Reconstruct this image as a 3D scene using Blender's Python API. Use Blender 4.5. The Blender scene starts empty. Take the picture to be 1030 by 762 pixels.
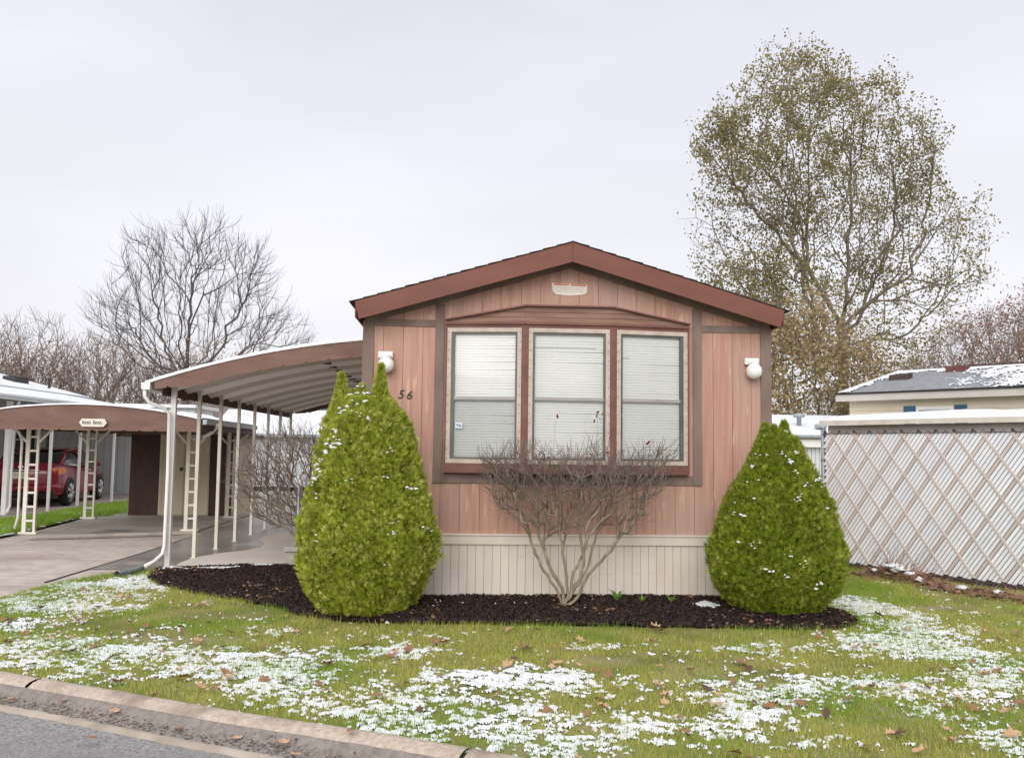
import bpy, math, random
import numpy as np
from mathutils import Vector
PI = math.pi
R = math.radians
random.seed(7)
RNG = np.random.default_rng(11)
scene = bpy.context.scene

# ------------------------------------------------------------------ camera
cam_d = bpy.data.cameras.new('camera')
cam = bpy.data.objects.new('camera', cam_d)
scene.collection.objects.link(cam)
scene.camera = cam
cam_d.sensor_width = 36.0
cam_d.lens = 905.5 / 1030 * 36.0
cam_d.clip_start = 0.05
cam_d.clip_end = 2000
def aim(yaw, pitch, roll):
    f = Vector((math.sin(yaw) * math.cos(pitch), math.cos(yaw) * math.cos(pitch), math.sin(pitch)))
    r = Vector((math.cos(yaw), -math.sin(yaw), 0))
    u = r.cross(f)
    r2 = r * math.cos(roll) + u * math.sin(roll)
    u2 = -r * math.sin(roll) + u * math.cos(roll)
    from mathutils import Matrix
    return Matrix((r2, u2, -f)).transposed().to_4x4()
m = aim(0.0544, 0.0775, 0.0128)
m.translation = Vector((-1.1038, -9.3327, 1.5619))
cam.matrix_world = m

# ------------------------------------------------------------------ sky, sun, exposure
world = bpy.data.worlds.new('World')
scene.world = world
world.use_nodes = True
wn, wl = world.node_tree.nodes, world.node_tree.links
wn.clear()
SUN_EL, SUN_AZ = R(27), R(194)            # azimuth measured clockwise from +Y
sky = wn.new('ShaderNodeTexSky'); sky.sky_type = 'NISHITA'; sky.sun_disc = False
sky.sun_elevation = SUN_EL; sky.sun_rotation = SUN_AZ
tc = wn.new('ShaderNodeTexCoord')
sep = wn.new('ShaderNodeSeparateXYZ'); wl.new(tc.outputs['Generated'], sep.inputs[0])
ramp = wn.new('ShaderNodeValToRGB')       # overcast: brighter towards the zenith
ramp.color_ramp.elements[0].position = 0.0; ramp.color_ramp.elements[0].color = (0.885, 0.875, 0.91, 1)
ramp.color_ramp.elements[1].position = 0.46; ramp.color_ramp.elements[1].color = (0.775, 0.78, 0.855, 1)
e2 = ramp.color_ramp.elements.new(0.85); e2.color = (1.25, 1.25, 1.28, 1)
wl.new(sep.outputs['Z'], ramp.inputs[0])
nz = wn.new('ShaderNodeTexNoise'); nz.inputs['Scale'].default_value = 1.7; nz.inputs['Detail'].default_value = 4
mpw = wn.new('ShaderNodeMapping'); mpw.inputs['Scale'].default_value = (1, 1, 3.0)
wl.new(tc.outputs['Generated'], mpw.inputs['Vector']); wl.new(mpw.outputs[0], nz.inputs['Vector'])
nr = wn.new('ShaderNodeMapRange'); nr.inputs['From Min'].default_value = 0.3; nr.inputs['From Max'].default_value = 0.7
nr.inputs['To Min'].default_value = 6.75; nr.inputs['To Max'].default_value = 8.2
wl.new(nz.outputs[0], nr.inputs[0])
vm = wn.new('ShaderNodeVectorMath'); vm.operation = 'SCALE'
wl.new(ramp.outputs[0], vm.inputs[0]); wl.new(nr.outputs[0], vm.inputs['Scale'])
mix = wn.new('ShaderNodeMix'); mix.data_type = 'RGBA'; mix.inputs['Factor'].default_value = 0.97
wl.new(sky.outputs[0], mix.inputs['A']); wl.new(vm.outputs[0], mix.inputs['B'])
bg = wn.new('ShaderNodeBackground'); bg.inputs['Strength'].default_value = 0.10
wl.new(mix.outputs['Result'], bg.inputs['Color'])
wo = wn.new('ShaderNodeOutputWorld'); wl.new(bg.outputs[0], wo.inputs[0])
sun_d = bpy.data.lights.new('sun', 'SUN'); sun_d.energy = 1.5; sun_d.angle = R(45); sun_d.color = (1.0, 0.965, 0.92)
sun = bpy.data.objects.new('sun', sun_d); scene.collection.objects.link(sun)
sdir = Vector((math.sin(SUN_AZ) * math.cos(SUN_EL), math.cos(SUN_AZ) * math.cos(SUN_EL), math.sin(SUN_EL)))
sun.rotation_euler = sdir.to_track_quat('Z', 'Y').to_euler()
sun.location = (0, 0, 30)
scene.view_settings.view_transform = 'Standard'
scene.view_settings.look = 'None'
scene.view_settings.gamma = 1
scene.view_settings.use_curve_mapping = False
scene.view_settings.exposure = 0.50
scene.cycles.max_bounces = 8
scene.cycles.transparent_max_bounces = 12

# ------------------------------------------------------------------ materials
def M(name, c1, c2=None, scale=(5, 5, 5), rough=0.7, lo=0.35, hi=0.65, detail=5, bump=0.0, bscale=60.0, metal=0.0,
      c3=None, scale3=(1, 1, 1), lo3=0.5, hi3=0.6, spec=0.4, island=0.0, c4=None, scale4=(1, 1, 1), lo4=0.45, hi4=0.75):
    """noise between c1 and c2; optionally a second stain colour c3; optional per-piece brightness variation"""
    ma = bpy.data.materials.new(name); ma.use_nodes = True
    n, l = ma.node_tree.nodes, ma.node_tree.links
    b = n['Principled BSDF']
    b.inputs['Roughness'].default_value = rough; b.inputs['Metallic'].default_value = metal
    b.inputs['Specular IOR Level'].default_value = spec
    co = n.new('ShaderNodeTexCoord')
    def noise(sc, lo, hi, det=5):
        mp = n.new('ShaderNodeMapping'); mp.inputs['Scale'].default_value = sc
        l.new(co.outputs['Object'], mp.inputs['Vector'])
        t = n.new('ShaderNodeTexNoise'); t.inputs['Scale'].default_value = 1.0; t.inputs['Detail'].default_value = det
        l.new(mp.outputs[0], t.inputs['Vector'])
        r = n.new('ShaderNodeMapRange'); r.inputs['From Min'].default_value = lo; r.inputs['From Max'].default_value = hi
        l.new(t.outputs[0], r.inputs[0])
        return r.outputs[0]
    def mx(f, a, bcol):
        q = n.new('ShaderNodeMix'); q.data_type = 'RGBA'; l.new(f, q.inputs['Factor'])
        if isinstance(a, tuple): q.inputs['A'].default_value = (*a, 1)
        else: l.new(a, q.inputs['A'])
        if isinstance(bcol, tuple): q.inputs['B'].default_value = (*bcol, 1)
        else: l.new(bcol, q.inputs['B'])
        return q.outputs['Result']
    col = mx(noise(scale, lo, hi, detail), c1, c2 or c1)
    if c3: col = mx(noise(scale3, lo3, hi3, 6), col, c3)
    if c4: col = mx(noise(scale4, lo4, hi4, 5), col, c4)
    if island:
        g = n.new('ShaderNodeNewGeometry')
        r = n.new('ShaderNodeMapRange'); r.inputs['To Min'].default_value = 1 - island; r.inputs['To Max'].default_value = 1 + island
        l.new(g.outputs['Random Per Island'], r.inputs[0])
        v = n.new('ShaderNodeVectorMath'); v.operation = 'SCALE'; l.new(col, v.inputs[0]); l.new(r.outputs[0], v.inputs['Scale'])
        col = v.outputs[0]
    l.new(col, b.inputs['Base Color'])
    if bump:
        t = n.new('ShaderNodeTexNoise'); t.inputs['Scale'].default_value = bscale; t.inputs['Detail'].default_value = 5
        l.new(co.outputs['Object'], t.inputs['Vector'])
        bp = n.new('ShaderNodeBump'); bp.inputs['Strength'].default_value = bump; bp.inputs['Distance'].default_value = 0.01
        l.new(t.outputs[0], bp.inputs['Height']); l.new(bp.outputs[0], b.inputs['Normal'])
    return ma

def leafmat(name, cols, transl=0.25, rough=0.6):
    """each leaf/blade picks its own colour"""
    ma = bpy.data.materials.new(name); ma.use_nodes = True
    n, l = ma.node_tree.nodes, ma.node_tree.links
    b = n['Principled BSDF']; b.inputs['Roughness'].default_value = rough; b.inputs['Specular IOR Level'].default_value = 0.25
    g = n.new('ShaderNodeNewGeometry'); r = n.new('ShaderNodeValToRGB')
    r.color_ramp.interpolation = 'LINEAR'
    els = r.color_ramp.elements
    while len(els) < len(cols): els.new(0.5)
    for i, c in enumerate(cols):
        els[i].position = i / (len(cols) - 1); els[i].color = (*c, 1)
    l.new(g.outputs['Random Per Island'], r.inputs[0]); l.new(r.outputs[0], b.inputs['Base Color'])
    if transl:
        t = n.new('ShaderNodeBsdfTranslucent'); l.new(r.outputs[0], t.inputs[0])
        ms = n.new('ShaderNodeMixShader'); ms.inputs[0].default_value = transl
        l.new(b.outputs[0], ms.inputs[1]); l.new(t.outputs[0], ms.inputs[2])
        l.new(ms.outputs[0], n['Material Output'].inputs[0])
    return ma

def glassmat(name, tint=(0.99, 1.0, 0.995), refl=1.0):
    ma = bpy.data.materials.new(name); ma.use_nodes = True
    n, l = ma.node_tree.nodes, ma.node_tree.links
    n.remove(n['Principled BSDF'])
    t = n.new('ShaderNodeBsdfTransparent'); t.inputs[0].default_value = (*tint, 1)
    g = n.new('ShaderNodeBsdfGlossy'); g.inputs['Roughness'].default_value = 0.02
    f = n.new('ShaderNodeFresnel'); f.inputs['IOR'].default_value = 1.42
    ms = n.new('ShaderNodeMixShader')
    l.new(f.outputs[0], ms.inputs[0]); l.new(t.outputs[0], ms.inputs[1]); l.new(g.outputs[0], ms.inputs[2])
    l.new(ms.outputs[0], n['Material Output'].inputs[0])
    return ma

MAT = dict(
    siding=M('weathered_red_siding', (0.435, 0.232, 0.172), (0.512, 0.306, 0.236), (22, 22, 1.0), 0.75, 0.36, 0.64, 8, 0.25, 90,
             c3=(0.64, 0.43, 0.31), scale3=(22, 22, 2.6), lo3=0.60, hi3=0.72, island=0.05, c4=(0.47, 0.32, 0.262), scale4=(1.6, 1.6, 0.75), lo4=0.46, hi4=0.72),
    gap=M('dark_gap', (0.16, 0.075, 0.058), None, rough=0.9),
    trim=M('grey_brown_trim', (0.180, 0.128, 0.104), (0.24, 0.178, 0.147), (6, 6, 2), 0.8, bump=0.2, bscale=80),
    plank=M('brown_plank', (0.22, 0.12, 0.09), (0.31, 0.185, 0.14), (2, 6, 20), 0.8, bump=0.2),
    redtrim=M('dark_red_trim', (0.155, 0.062, 0.048), (0.20, 0.085, 0.064), (3, 3, 6), 0.6),
    fascia=M('red_brown_fascia', (0.160, 0.056, 0.038), (0.195, 0.072, 0.049), (1.5, 4, 4), 0.6, bump=0.05),
    soffit=M('dark_soffit', (0.06, 0.035, 0.03), (0.08, 0.05, 0.04), rough=0.9),
    shingle=M('dark_shingle', (0.045, 0.04, 0.045), (0.08, 0.07, 0.075), (12, 12, 12), 0.9, bump=0.4, bscale=120, island=0.15),
    skirtgap=M('skirting_shadow_board', (0.46, 0.40, 0.355), None), skirt=M('beige_vinyl_skirting', (0.64, 0.565, 0.49), (0.72, 0.645, 0.57), (4, 4, 1.6), 0.55, c3=(0.48, 0.41, 0.35), scale3=(3, 3, 9), lo3=0.62, hi3=0.85),
    flange=M('beige_window_flange', (0.45, 0.375, 0.315), (0.55, 0.47, 0.41), (10, 10, 10), 0.6),
    bronze=M('dark_window_frame', (0.085, 0.08, 0.075), (0.12, 0.115, 0.105), rough=0.45, spec=0.5),
    rail=M('grey_meeting_rail', (0.33, 0.31, 0.29), (0.38, 0.36, 0.34), rough=0.4),
    blind=M('white_blind', (0.74, 0.74, 0.72), (0.80, 0.80, 0.78), (2, 2, 2), 0.5),
    blind_shade=M('blind_shadow_line', (0.35, 0.35, 0.34), None, rough=0.8),
    glass=glassmat('window_glass'),
    screen=glassmat('insect_screen', (0.82, 0.825, 0.83)), screenlight=glassmat('fine_insect_screen', (0.955, 0.955, 0.955)),
    white=M('white_paint', (0.78, 0.77, 0.74), (0.84, 0.83, 0.80), (4, 4, 4), 0.45),
    offwhite=M('yellowed_white_paint', (0.66, 0.62, 0.53), (0.76, 0.73, 0.65), (6, 6, 2), 0.55),
    globe=M('white_glass_globe', (0.88, 0.87, 0.85), None, rough=0.15, spec=0.6),
    black=M('black_plastic', (0.015, 0.014, 0.014), (0.025, 0.023, 0.022), rough=0.5),
    label=M('weathered_paper', (0.66, 0.60, 0.53), (0.78, 0.73, 0.67), (40, 40, 60), 0.7),
    labelred=M('faded_red_print', (0.55, 0.13, 0.09), (0.60, 0.2, 0.15), (30, 30, 30), 0.6),
    labelgrey=M('faded_grey_print', (0.50, 0.43, 0.38), None, rough=0.8),
    sticker=M('pale_blue_sticker', (0.62, 0.66, 0.74), None, rough=0.5),
    stickerdark=M('sticker_print', (0.16, 0.2, 0.3), None, rough=0.5),
    snow=M('snow', (0.66, 0.685, 0.72), (0.82, 0.83, 0.85), (45, 45, 45), 0.6, bump=0.35, bscale=70, spec=0.3),
    awnbrown=M('brown_awning_metal', (0.150, 0.078, 0.060), (0.195, 0.105, 0.082), (2, 2, 8), 0.6, c3=(0.26, 0.165, 0.13), scale3=(1.2, 1.2, 2.5), lo3=0.55, hi3=0.8),
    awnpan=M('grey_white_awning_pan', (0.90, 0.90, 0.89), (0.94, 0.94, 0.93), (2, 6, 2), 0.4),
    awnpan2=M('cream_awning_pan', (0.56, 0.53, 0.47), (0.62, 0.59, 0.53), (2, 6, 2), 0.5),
    darkbr=M('dark_brown_paint', (0.050, 0.022, 0.018), (0.07, 0.032, 0.026), (5, 5, 5), 0.6),
    cream=M('cream_painted_board', (0.58, 0.51, 0.38), (0.66, 0.59, 0.46), (3, 3, 1.5), 0.65, c3=(0.45, 0.38, 0.27), scale3=(1.5, 1.5, 3), lo3=0.6, hi3=0.85),
    wallwhite=M('pale_grey_siding', (0.60, 0.62, 0.64), (0.66, 0.68, 0.70), (2, 2, 1), 0.55),
    wallcream=M('cream_vinyl_siding', (0.66, 0.59, 0.45), (0.72, 0.65, 0.51), (2, 2, 2), 0.55),
    shutter=M('blue_shutter', (0.035, 0.10, 0.17), (0.05, 0.13, 0.21), (5, 5, 5), 0.5),
    darkglass=M('dark_glass', (0.012, 0.014, 0.018), (0.02, 0.022, 0.028), rough=0.06, spec=0.7),
    steel=M('galvanised_steel', (0.28, 0.31, 0.34), (0.38, 0.41, 0.44), (20, 20, 5), 0.45, metal=0.3),
    slatwhite=M('white_fence_slat', (0.84, 0.865, 0.93), (0.91, 0.925, 0.96), (3, 3, 3), 0.5, island=0.06),
    slattan=M('tan_fence_slat', (0.62, 0.54, 0.50), (0.70, 0.62, 0.58), (4, 4, 4), 0.55, island=0.06),
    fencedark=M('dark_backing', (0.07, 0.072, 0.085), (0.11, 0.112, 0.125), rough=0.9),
    greige=M('greige_metal_wall', (0.50, 0.47, 0.43), (0.56, 0.53, 0.49), (2, 2, 2), 0.6),
    timber=M('dark_damp_timber', (0.045, 0.032, 0.028), (0.085, 0.06, 0.05), (2, 2, 20), 0.8, bump=0.3),
    greyroof=M('grey_shingles', (0.20, 0.205, 0.22), (0.29, 0.295, 0.31), (8, 8, 8), 0.9, bump=0.3, bscale=40),
    concrete=M('driveway_concrete', (0.42, 0.355, 0.31), (0.55, 0.48, 0.425), (5, 6, 1), 0.8, bump=0.4, bscale=110,
               c3=(0.30, 0.245, 0.215), scale3=(0.6, 1.0, 1), lo3=0.48, hi3=0.75),
    concretelight=M('pale_dry_concrete', (0.64, 0.575, 0.51), (0.70, 0.64, 0.58), (1.5, 1.5, 1), 0.85, bump=0.15, bscale=150),
    block=M('grey_concrete_block', (0.34, 0.32, 0.29), (0.44, 0.42, 0.38), (12, 12, 12), 0.9, bump=0.5, bscale=90),
    asphalt=M('asphalt', (0.14, 0.137, 0.138), (0.46, 0.445, 0.44), (60, 60, 60), 0.85, 0.32, 0.68, 6, 1.0, 160, c3=(0.25, 0.235, 0.23), scale3=(1.5, 1.5, 1), lo3=0.45, hi3=0.8),
    kerb=M('kerb_concrete', (0.40, 0.325, 0.26), (0.53, 0.45, 0.375), (32, 32, 32), 0.85, bump=1.0, bscale=45, c3=(0.27, 0.215, 0.17), scale3=(3.5, 3.5, 1), lo3=0.52, hi3=0.72),
    gutter=M('gutter_concrete', (0.19, 0.165, 0.15), (0.27, 0.24, 0.22), (24, 24, 24), 0.8, bump=1.0, bscale=45, c3=(0.33, 0.27, 0.225), scale3=(2.6, 2.6, 1), lo3=0.54, hi3=0.72),
    gutteredge=M('gutter_edge', (0.31, 0.255, 0.21), (0.44, 0.375, 0.315), (5, 5, 5), 0.85, bump=0.3, bscale=150),
    joint=M('black_joint', (0.02, 0.02, 0.02), None, rough=0.9),
    turf=M('lawn_soil', (0.13, 0.14, 0.03), (0.25, 0.23, 0.07), (2.5, 2.5, 1), 0.95, bump=0.5, bscale=80, c3=(0.27, 0.225, 0.13), scale3=(0.9, 1.3, 1), lo3=0.54, hi3=0.66),
    terrain=M('damp_ground', (0.20, 0.21, 0.12), (0.42, 0.42, 0.38), (0.5, 0.5, 0.5), 0.95),
    mulchsoil=M('dark_mulch_soil', (0.016, 0.010, 0.009), (0.035, 0.022, 0.019), (18, 18, 18), 0.95, bump=0.8, bscale=60),
    bark_pop=M('grey_brown_bark', (0.13, 0.105, 0.085), (0.22, 0.185, 0.15), (6, 6, 1.5), 0.9),
    bark_bare=M('grey_bark', (0.085, 0.070, 0.072), (0.135, 0.115, 0.112), (6, 6, 1.5), 0.9),
    bark_far=M('haze_paled_twigs', (0.24, 0.212, 0.200), (0.32, 0.285, 0.265), (1, 1, 1), 0.95),  # bark colour lightened to stand in for distance haze
    bark_rust=M('russet_brown_twigs', (0.175, 0.130, 0.112), (0.235, 0.178, 0.150), (1, 1, 1), 0.95),
    bark_shrub=M('lichen_grey_bark', (0.20, 0.165, 0.115), (0.33, 0.29, 0.205), (25, 25, 8), 0.9),
    twig=M('grey_brown_twig', (0.145, 0.112, 0.094), (0.25, 0.20, 0.165), (4, 4, 4), 0.85),
    carred=M('dark_red_car_paint', (0.22, 0.007, 0.020), (0.25, 0.009, 0.024), rough=0.16, spec=0.6),
    tyre=M('tyre_rubber', (0.015, 0.015, 0.016), None, rough=0.85),
    alloy=M('silver_alloy', (0.60, 0.60, 0.60), None, rough=0.3, metal=0.6),
    chrome=M('chrome', (0.75, 0.75, 0.75), None, rough=0.12, metal=0.95),
    taillight=M('red_amber_taillight', (0.60, 0.11, 0.04), (0.75, 0.27, 0.10), (10, 10, 10), rough=0.2),
    plate=M('pale_plate', (0.74, 0.72, 0.62), None, rough=0.5),
    green_pipe=M('grey_green_hose', (0.16, 0.20, 0.20), (0.25, 0.28, 0.28), (20, 20, 20), 0.5),
    leaf_pop=leafmat('olive_poplar_leaves', [(0.20, 0.20, 0.07), (0.26, 0.24, 0.09), (0.33, 0.265, 0.12), (0.23, 0.215, 0.08), (0.23, 0.20, 0.12), (0.37, 0.275, 0.135)], 0.3),
    leaf_und=leafmat('yellow_brown_leaves', [(0.33, 0.285, 0.125), (0.41, 0.33, 0.165), (0.33, 0.25, 0.15), (0.40, 0.28, 0.155), (0.29, 0.265, 0.12)], 0.3),
    leaf_rust=leafmat('russet_leaves', [(0.30, 0.165, 0.115), (0.36, 0.195, 0.135), (0.25, 0.16, 0.125), (0.33, 0.215, 0.16)], 0.35),
    leaf_arbL=leafmat('bright_green_scale_leaf', [(0.26, 0.342, 0.025), (0.389, 0.479, 0.04), (0.59, 0.627, 0.103), (0.307, 0.393, 0.029), (0.779, 0.741, 0.23), (0.142, 0.205, 0.018), (0.472, 0.541, 0.063), (0.354, 0.285, 0.069)], 0.3, 0.5),
    leaf_arbR=leafmat('deep_green_scale_leaf', [(0.173, 0.249, 0.015), (0.259, 0.345, 0.022), (0.41, 0.466, 0.05), (0.205, 0.286, 0.018), (0.529, 0.53, 0.121), (0.119, 0.175, 0.013), (0.302, 0.382, 0.033), (0.227, 0.191, 0.05)], 0.3, 0.5),
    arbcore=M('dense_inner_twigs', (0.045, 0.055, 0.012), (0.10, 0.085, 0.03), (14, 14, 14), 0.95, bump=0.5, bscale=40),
    grass=leafmat('lawn_blades', [(0.336, 0.422, 0.05), (0.464, 0.524, 0.077), (0.603, 0.57, 0.143), (0.36, 0.456, 0.055), (0.766, 0.65, 0.308), (0.232, 0.331, 0.033), (0.626, 0.502, 0.22), (0.406, 0.49, 0.066)], 0.4, 0.6),
    grassgreen=leafmat('greener_blades', [(0.184, 0.347, 0.039), (0.299, 0.459, 0.055), (0.414, 0.515, 0.083), (0.138, 0.269, 0.028), (0.345, 0.482, 0.066)], 0.4, 0.6),
    mulch=leafmat('mulch_chips', [(0.017, 0.011, 0.01), (0.032, 0.019, 0.016), (0.055, 0.033, 0.026), (0.023, 0.015, 0.013), (0.087, 0.048, 0.034), (0.029, 0.018, 0.016), (0.014, 0.01, 0.009)], 0, 0.9),
    litter=leafmat('leaf_crumbs', [(0.22, 0.11, 0.06), (0.34, 0.20, 0.12), (0.13, 0.07, 0.045), (0.42, 0.29, 0.20)], 0.1, 0.8),
    leaf_tan=M('tan_dry_leaf', (0.42, 0.25, 0.14), (0.55, 0.36, 0.23), (30, 30, 30), 0.7),
    leaf_brown=M('brown_dry_leaf', (0.22, 0.105, 0.055), (0.32, 0.165, 0.085), (30, 30, 30), 0.7),
    leaf_dark=M('dark_wet_leaf', (0.07, 0.035, 0.022), (0.13, 0.07, 0.045), (30, 30, 30), 0.6),
    redleaf=leafmat('dull_red_leaves', [(0.25, 0.035, 0.045), (0.19, 0.04, 0.05)], 0.2),
    bulb=leafmat('fresh_green_leaves', [(0.16, 0.30, 0.04), (0.24, 0.38, 0.07)], 0.3),
)

# ------------------------------------------------------------------ mesh collector
class MB:
    def __init__(s): s.v = []; s.f = []; s.n = 0
    def add(s, verts, faces):
        s.v.extend(verts); o = s.n
        s.f.extend([tuple(i + o for i in f) for f in faces]); s.n += len(verts); return s
    def box(s, x0, x1, y0, y1, z0, z1, T=None):
        p = [(x0, y0, z0), (x1, y0, z0), (x1, y1, z0), (x0, y1, z0), (x0, y0, z1), (x1, y0, z1), (x1, y1, z1), (x0, y1, z1)]
        if T: p = [T(*q) for q in p]
        return s.add(p, [(3, 2, 1, 0), (4, 5, 6, 7), (0, 1, 5, 4), (1, 2, 6, 5), (2, 3, 7, 6), (3, 0, 4, 7)])
    def prism(s, pts, off):
        """polygon of 3D points extruded by vector off"""
        k = len(pts); q = [tuple(a + b for a, b in zip(p, off)) for p in pts]
        return s.add(list(pts) + q, [tuple(range(k))[::-1], tuple(range(k, 2 * k))] + [(i, (i + 1) % k, k + (i + 1) % k, k + i) for i in range(k)])
    def tube(s, pts, rad, n=8, caps=True):
        pts = [Vector(p) for p in pts]; rs = rad if isinstance(rad, (list, tuple)) else [rad] * len(pts)
        base = s.n; vs = []; fs = []
        up = None
        for i, p in enumerate(pts):
            d = (pts[min(i + 1, len(pts) - 1)] - pts[max(i - 1, 0)]).normalized()
            if up is None:
                up = Vector((0, 0, 1)) if abs(d.z) < 0.9 else Vector((1, 0, 0))
            a = d.cross(up).normalized(); b = a.cross(d).normalized(); up = b
            for k in range(n):
                t = 2 * PI * (k + 0.5) / n
                vs.append(tuple(p + (a * math.cos(t) + b * math.sin(t)) * rs[i]))
        for i in range(len(pts) - 1):
            for k in range(n):
                fs.append((i * n + k, i * n + (k + 1) % n, (i + 1) * n + (k + 1) % n, (i + 1) * n + k))
        if caps:
            fs.append(tuple(range(n))[::-1]); fs.append(tuple(range((len(pts) - 1) * n, len(pts) * n)))
        return s.add(vs, fs)
    def lathe(s, prof, c=(0, 0, 0), n=20, sx=1, sy=1):
        vs = []; fs = []
        for r, z in prof:
            for k in range(n):
                t = 2 * PI * k / n; vs.append((c[0] + r * sx * math.cos(t), c[1] + r * sy * math.sin(t), c[2] + z))
        for i in range(len(prof) - 1):
            for k in range(n):
                fs.append((i * n + k, i * n + (k + 1) % n, (i + 1) * n + (k + 1) % n, (i + 1) * n + k))
        fs.append(tuple(range(n))[::-1]); fs.append(tuple(range((len(prof) - 1) * n, len(prof) * n)))
        return s.add(vs, fs)
    def grid(s, P):
        """P: rows of points -> quad sheet"""
        r, c = len(P), len(P[0])
        return s.add([tuple(p) for row in P for p in row], [(i * c + j, i * c + j + 1, (i + 1) * c + j + 1, (i + 1) * c + j) for i in range(r - 1) for j in range(c - 1)])

WL = {}                                    # world location of every object used as a parent
def link(name, me, mat, parent=None, base=None, smooth=False, bevel=0.0):
    o = bpy.data.objects.new(name, me)
    scene.collection.objects.link(o)
    if mat: me.materials.append(MAT[mat] if isinstance(mat, str) else mat)
    if parent is not None:
        o.parent = parent; WL[o.name] = WL[parent.name]
    else:
        b = base or (0, 0, 0); o.location = b; WL[o.name] = Vector(b)
    if smooth: me.polygons.foreach_set('use_smooth', [True] * len(me.polygons))
    if bevel:
        bm_ = o.modifiers.new('bevel', 'BEVEL'); bm_.width = bevel; bm_.segments = 2; bm_.limit_method = 'ANGLE'
    return o
def obj(name, mb, mat, parent=None, base=None, smooth=False, bevel=0.0):
    off = WL[parent.name] if parent is not None else Vector(base or (0, 0, 0))
    me = bpy.data.meshes.new(name)
    me.from_pydata([(v[0] - off.x, v[1] - off.y, v[2] - off.z) for v in mb.v], [], mb.f)
    me.update()
    return link(name, me, mat, parent, base, smooth, bevel)
def nobj(name, V, F, mat, parent=None, base=None, smooth=False):
    """numpy mesh: V (n,3), F (m,k)"""
    off = np.array(WL[parent.name] if parent is not None else (base or (0, 0, 0)))
    V = np.asarray(V, np.float32) - off.astype(np.float32); F = np.asarray(F, np.int32)
    me = bpy.data.meshes.new(name)
    me.vertices.add(len(V)); me.vertices.foreach_set('co', V.ravel())
    k = F.shape[1]
    me.loops.add(F.size); me.loops.foreach_set('vertex_index', F.ravel())
    me.polygons.add(len(F)); me.polygons.foreach_set('loop_start', np.arange(0, F.size, k, dtype=np.int32))
    me.polygons.foreach_set('loop_total', np.full(len(F), k, np.int32))
    me.update(calc_edges=True); me.validate()
    return link(name, me, mat, parent, base, smooth)
def tag(o, label=None, cat=None, group=None, kind=None):
    if label: o['label'] = label
    if cat: o['category'] = cat
    if group: o['group'] = group
    if kind: o['kind'] = kind
    return o
def thing(name, base, label, cat, group=None):
    o = bpy.data.objects.new(name, None); scene.collection.objects.link(o)
    o.location = base; WL[o.name] = Vector(base); o.empty_display_size = 0.2
    return tag(o, label, cat, group)

# ------------------------------------------------------------------ numpy noise and helpers
def _hash(ix, iy, s):
    h = (ix * 374761393 + iy * 668265263 + s * 2147483647) & 0xFFFFFFFF
    h = ((h ^ (h >> 13)) * 1274126177) & 0xFFFFFFFF
    return ((h ^ (h >> 16)) & 0xFFFF) / 65535.0
def vnoise(x, y, s=0):
    xi = np.floor(x).astype(np.int64); yi = np.floor(y).astype(np.int64)
    fx = x - xi; fy = y - yi; fx = fx * fx * (3 - 2 * fx); fy = fy * fy * (3 - 2 * fy)
    a = _hash(xi, yi, s); b = _hash(xi + 1, yi, s); c = _hash(xi, yi + 1, s); d = _hash(xi + 1, yi + 1, s)
    return (a * (1 - fx) + b * fx) * (1 - fy) + (c * (1 - fx) + d * fx) * fy
def fbm(x, y, s=0, o=3):
    r = 0; a = 0.5; t = 0
    for i in range(o):
        r = r + a * vnoise(x * 2 ** i, y * 2 ** i, s + i); t += a; a *= 0.55
    return r / t
def inpoly(x, y, P):
    c = np.zeros(x.shape, bool); k = len(P)
    for i in range(k):
        x0, y0 = P[i]; x1, y1 = P[(i + 1) % k]
        if y0 == y1: continue
        c ^= ((y0 > y) != (y1 > y)) & (x < (x1 - x0) * (y - y0) / (y1 - y0) + x0)
    return c
def sheet(name, P, z, mat, kind='structure', thick=0.0):
    mb = MB()
    if thick: mb.prism([(x, y, z - thick) for x, y in P], (0, 0, thick))
    else: mb.add([(x, y, z) for x, y in P], [tuple(range(len(P)))])
    return tag(obj(name, mb, mat), kind=kind)

# ================================================================== THE SETTING
def lawnz(x, y): return 0.018 * fbm(np.asarray(x) * 0.7, np.asarray(y) * 0.7, 5, 2) - 0.004
sheet('ground', [(-220, -120), (220, -120), (220, 260), (-220, 260)], -0.16, 'terrain')
# road, gutter and kerb run obliquely in front of the lawn
KO, KT, KN = (-4.22, -2.88), (0.885, -0.465), (-0.465, -0.885)
def K(s, n, z): return (KO[0] + KT[0] * s + KN[0] * n, KO[1] + KT[1] * s + KN[1] * n, z)
def kcurve(s): return 0.02 * math.sin(s * 1.3) + 0.010 * math.sin(s * 3.1 + 1)
mb = MB(); mb.grid([[K(s, nn, -0.074) for nn in (0.25, 9.0)] for s in (-14, 24)]); tag(obj('road', mb, 'asphalt'), kind='structure')
def ksweep(name, prof, mat, s0, s1, step=0.1, wob=0.0, seed=1):
    rr = random.Random(seed); rows = []
    s = s0
    while s < s1 + 1e-6:
        c = kcurve(s)
        rows.append([K(s, n + c + (rr.uniform(-wob, wob) if i > 0 else 0), z + rr.uniform(-wob, wob) * 0.3) for i, (n, z) in enumerate(prof)]); s += step
    mb = MB(); mb.grid(rows); return mb
kb = MB()
JO = (0.51, 3.62, 6.6)
ends = [-2.3] + [j for j in JO] + [14]
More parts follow.
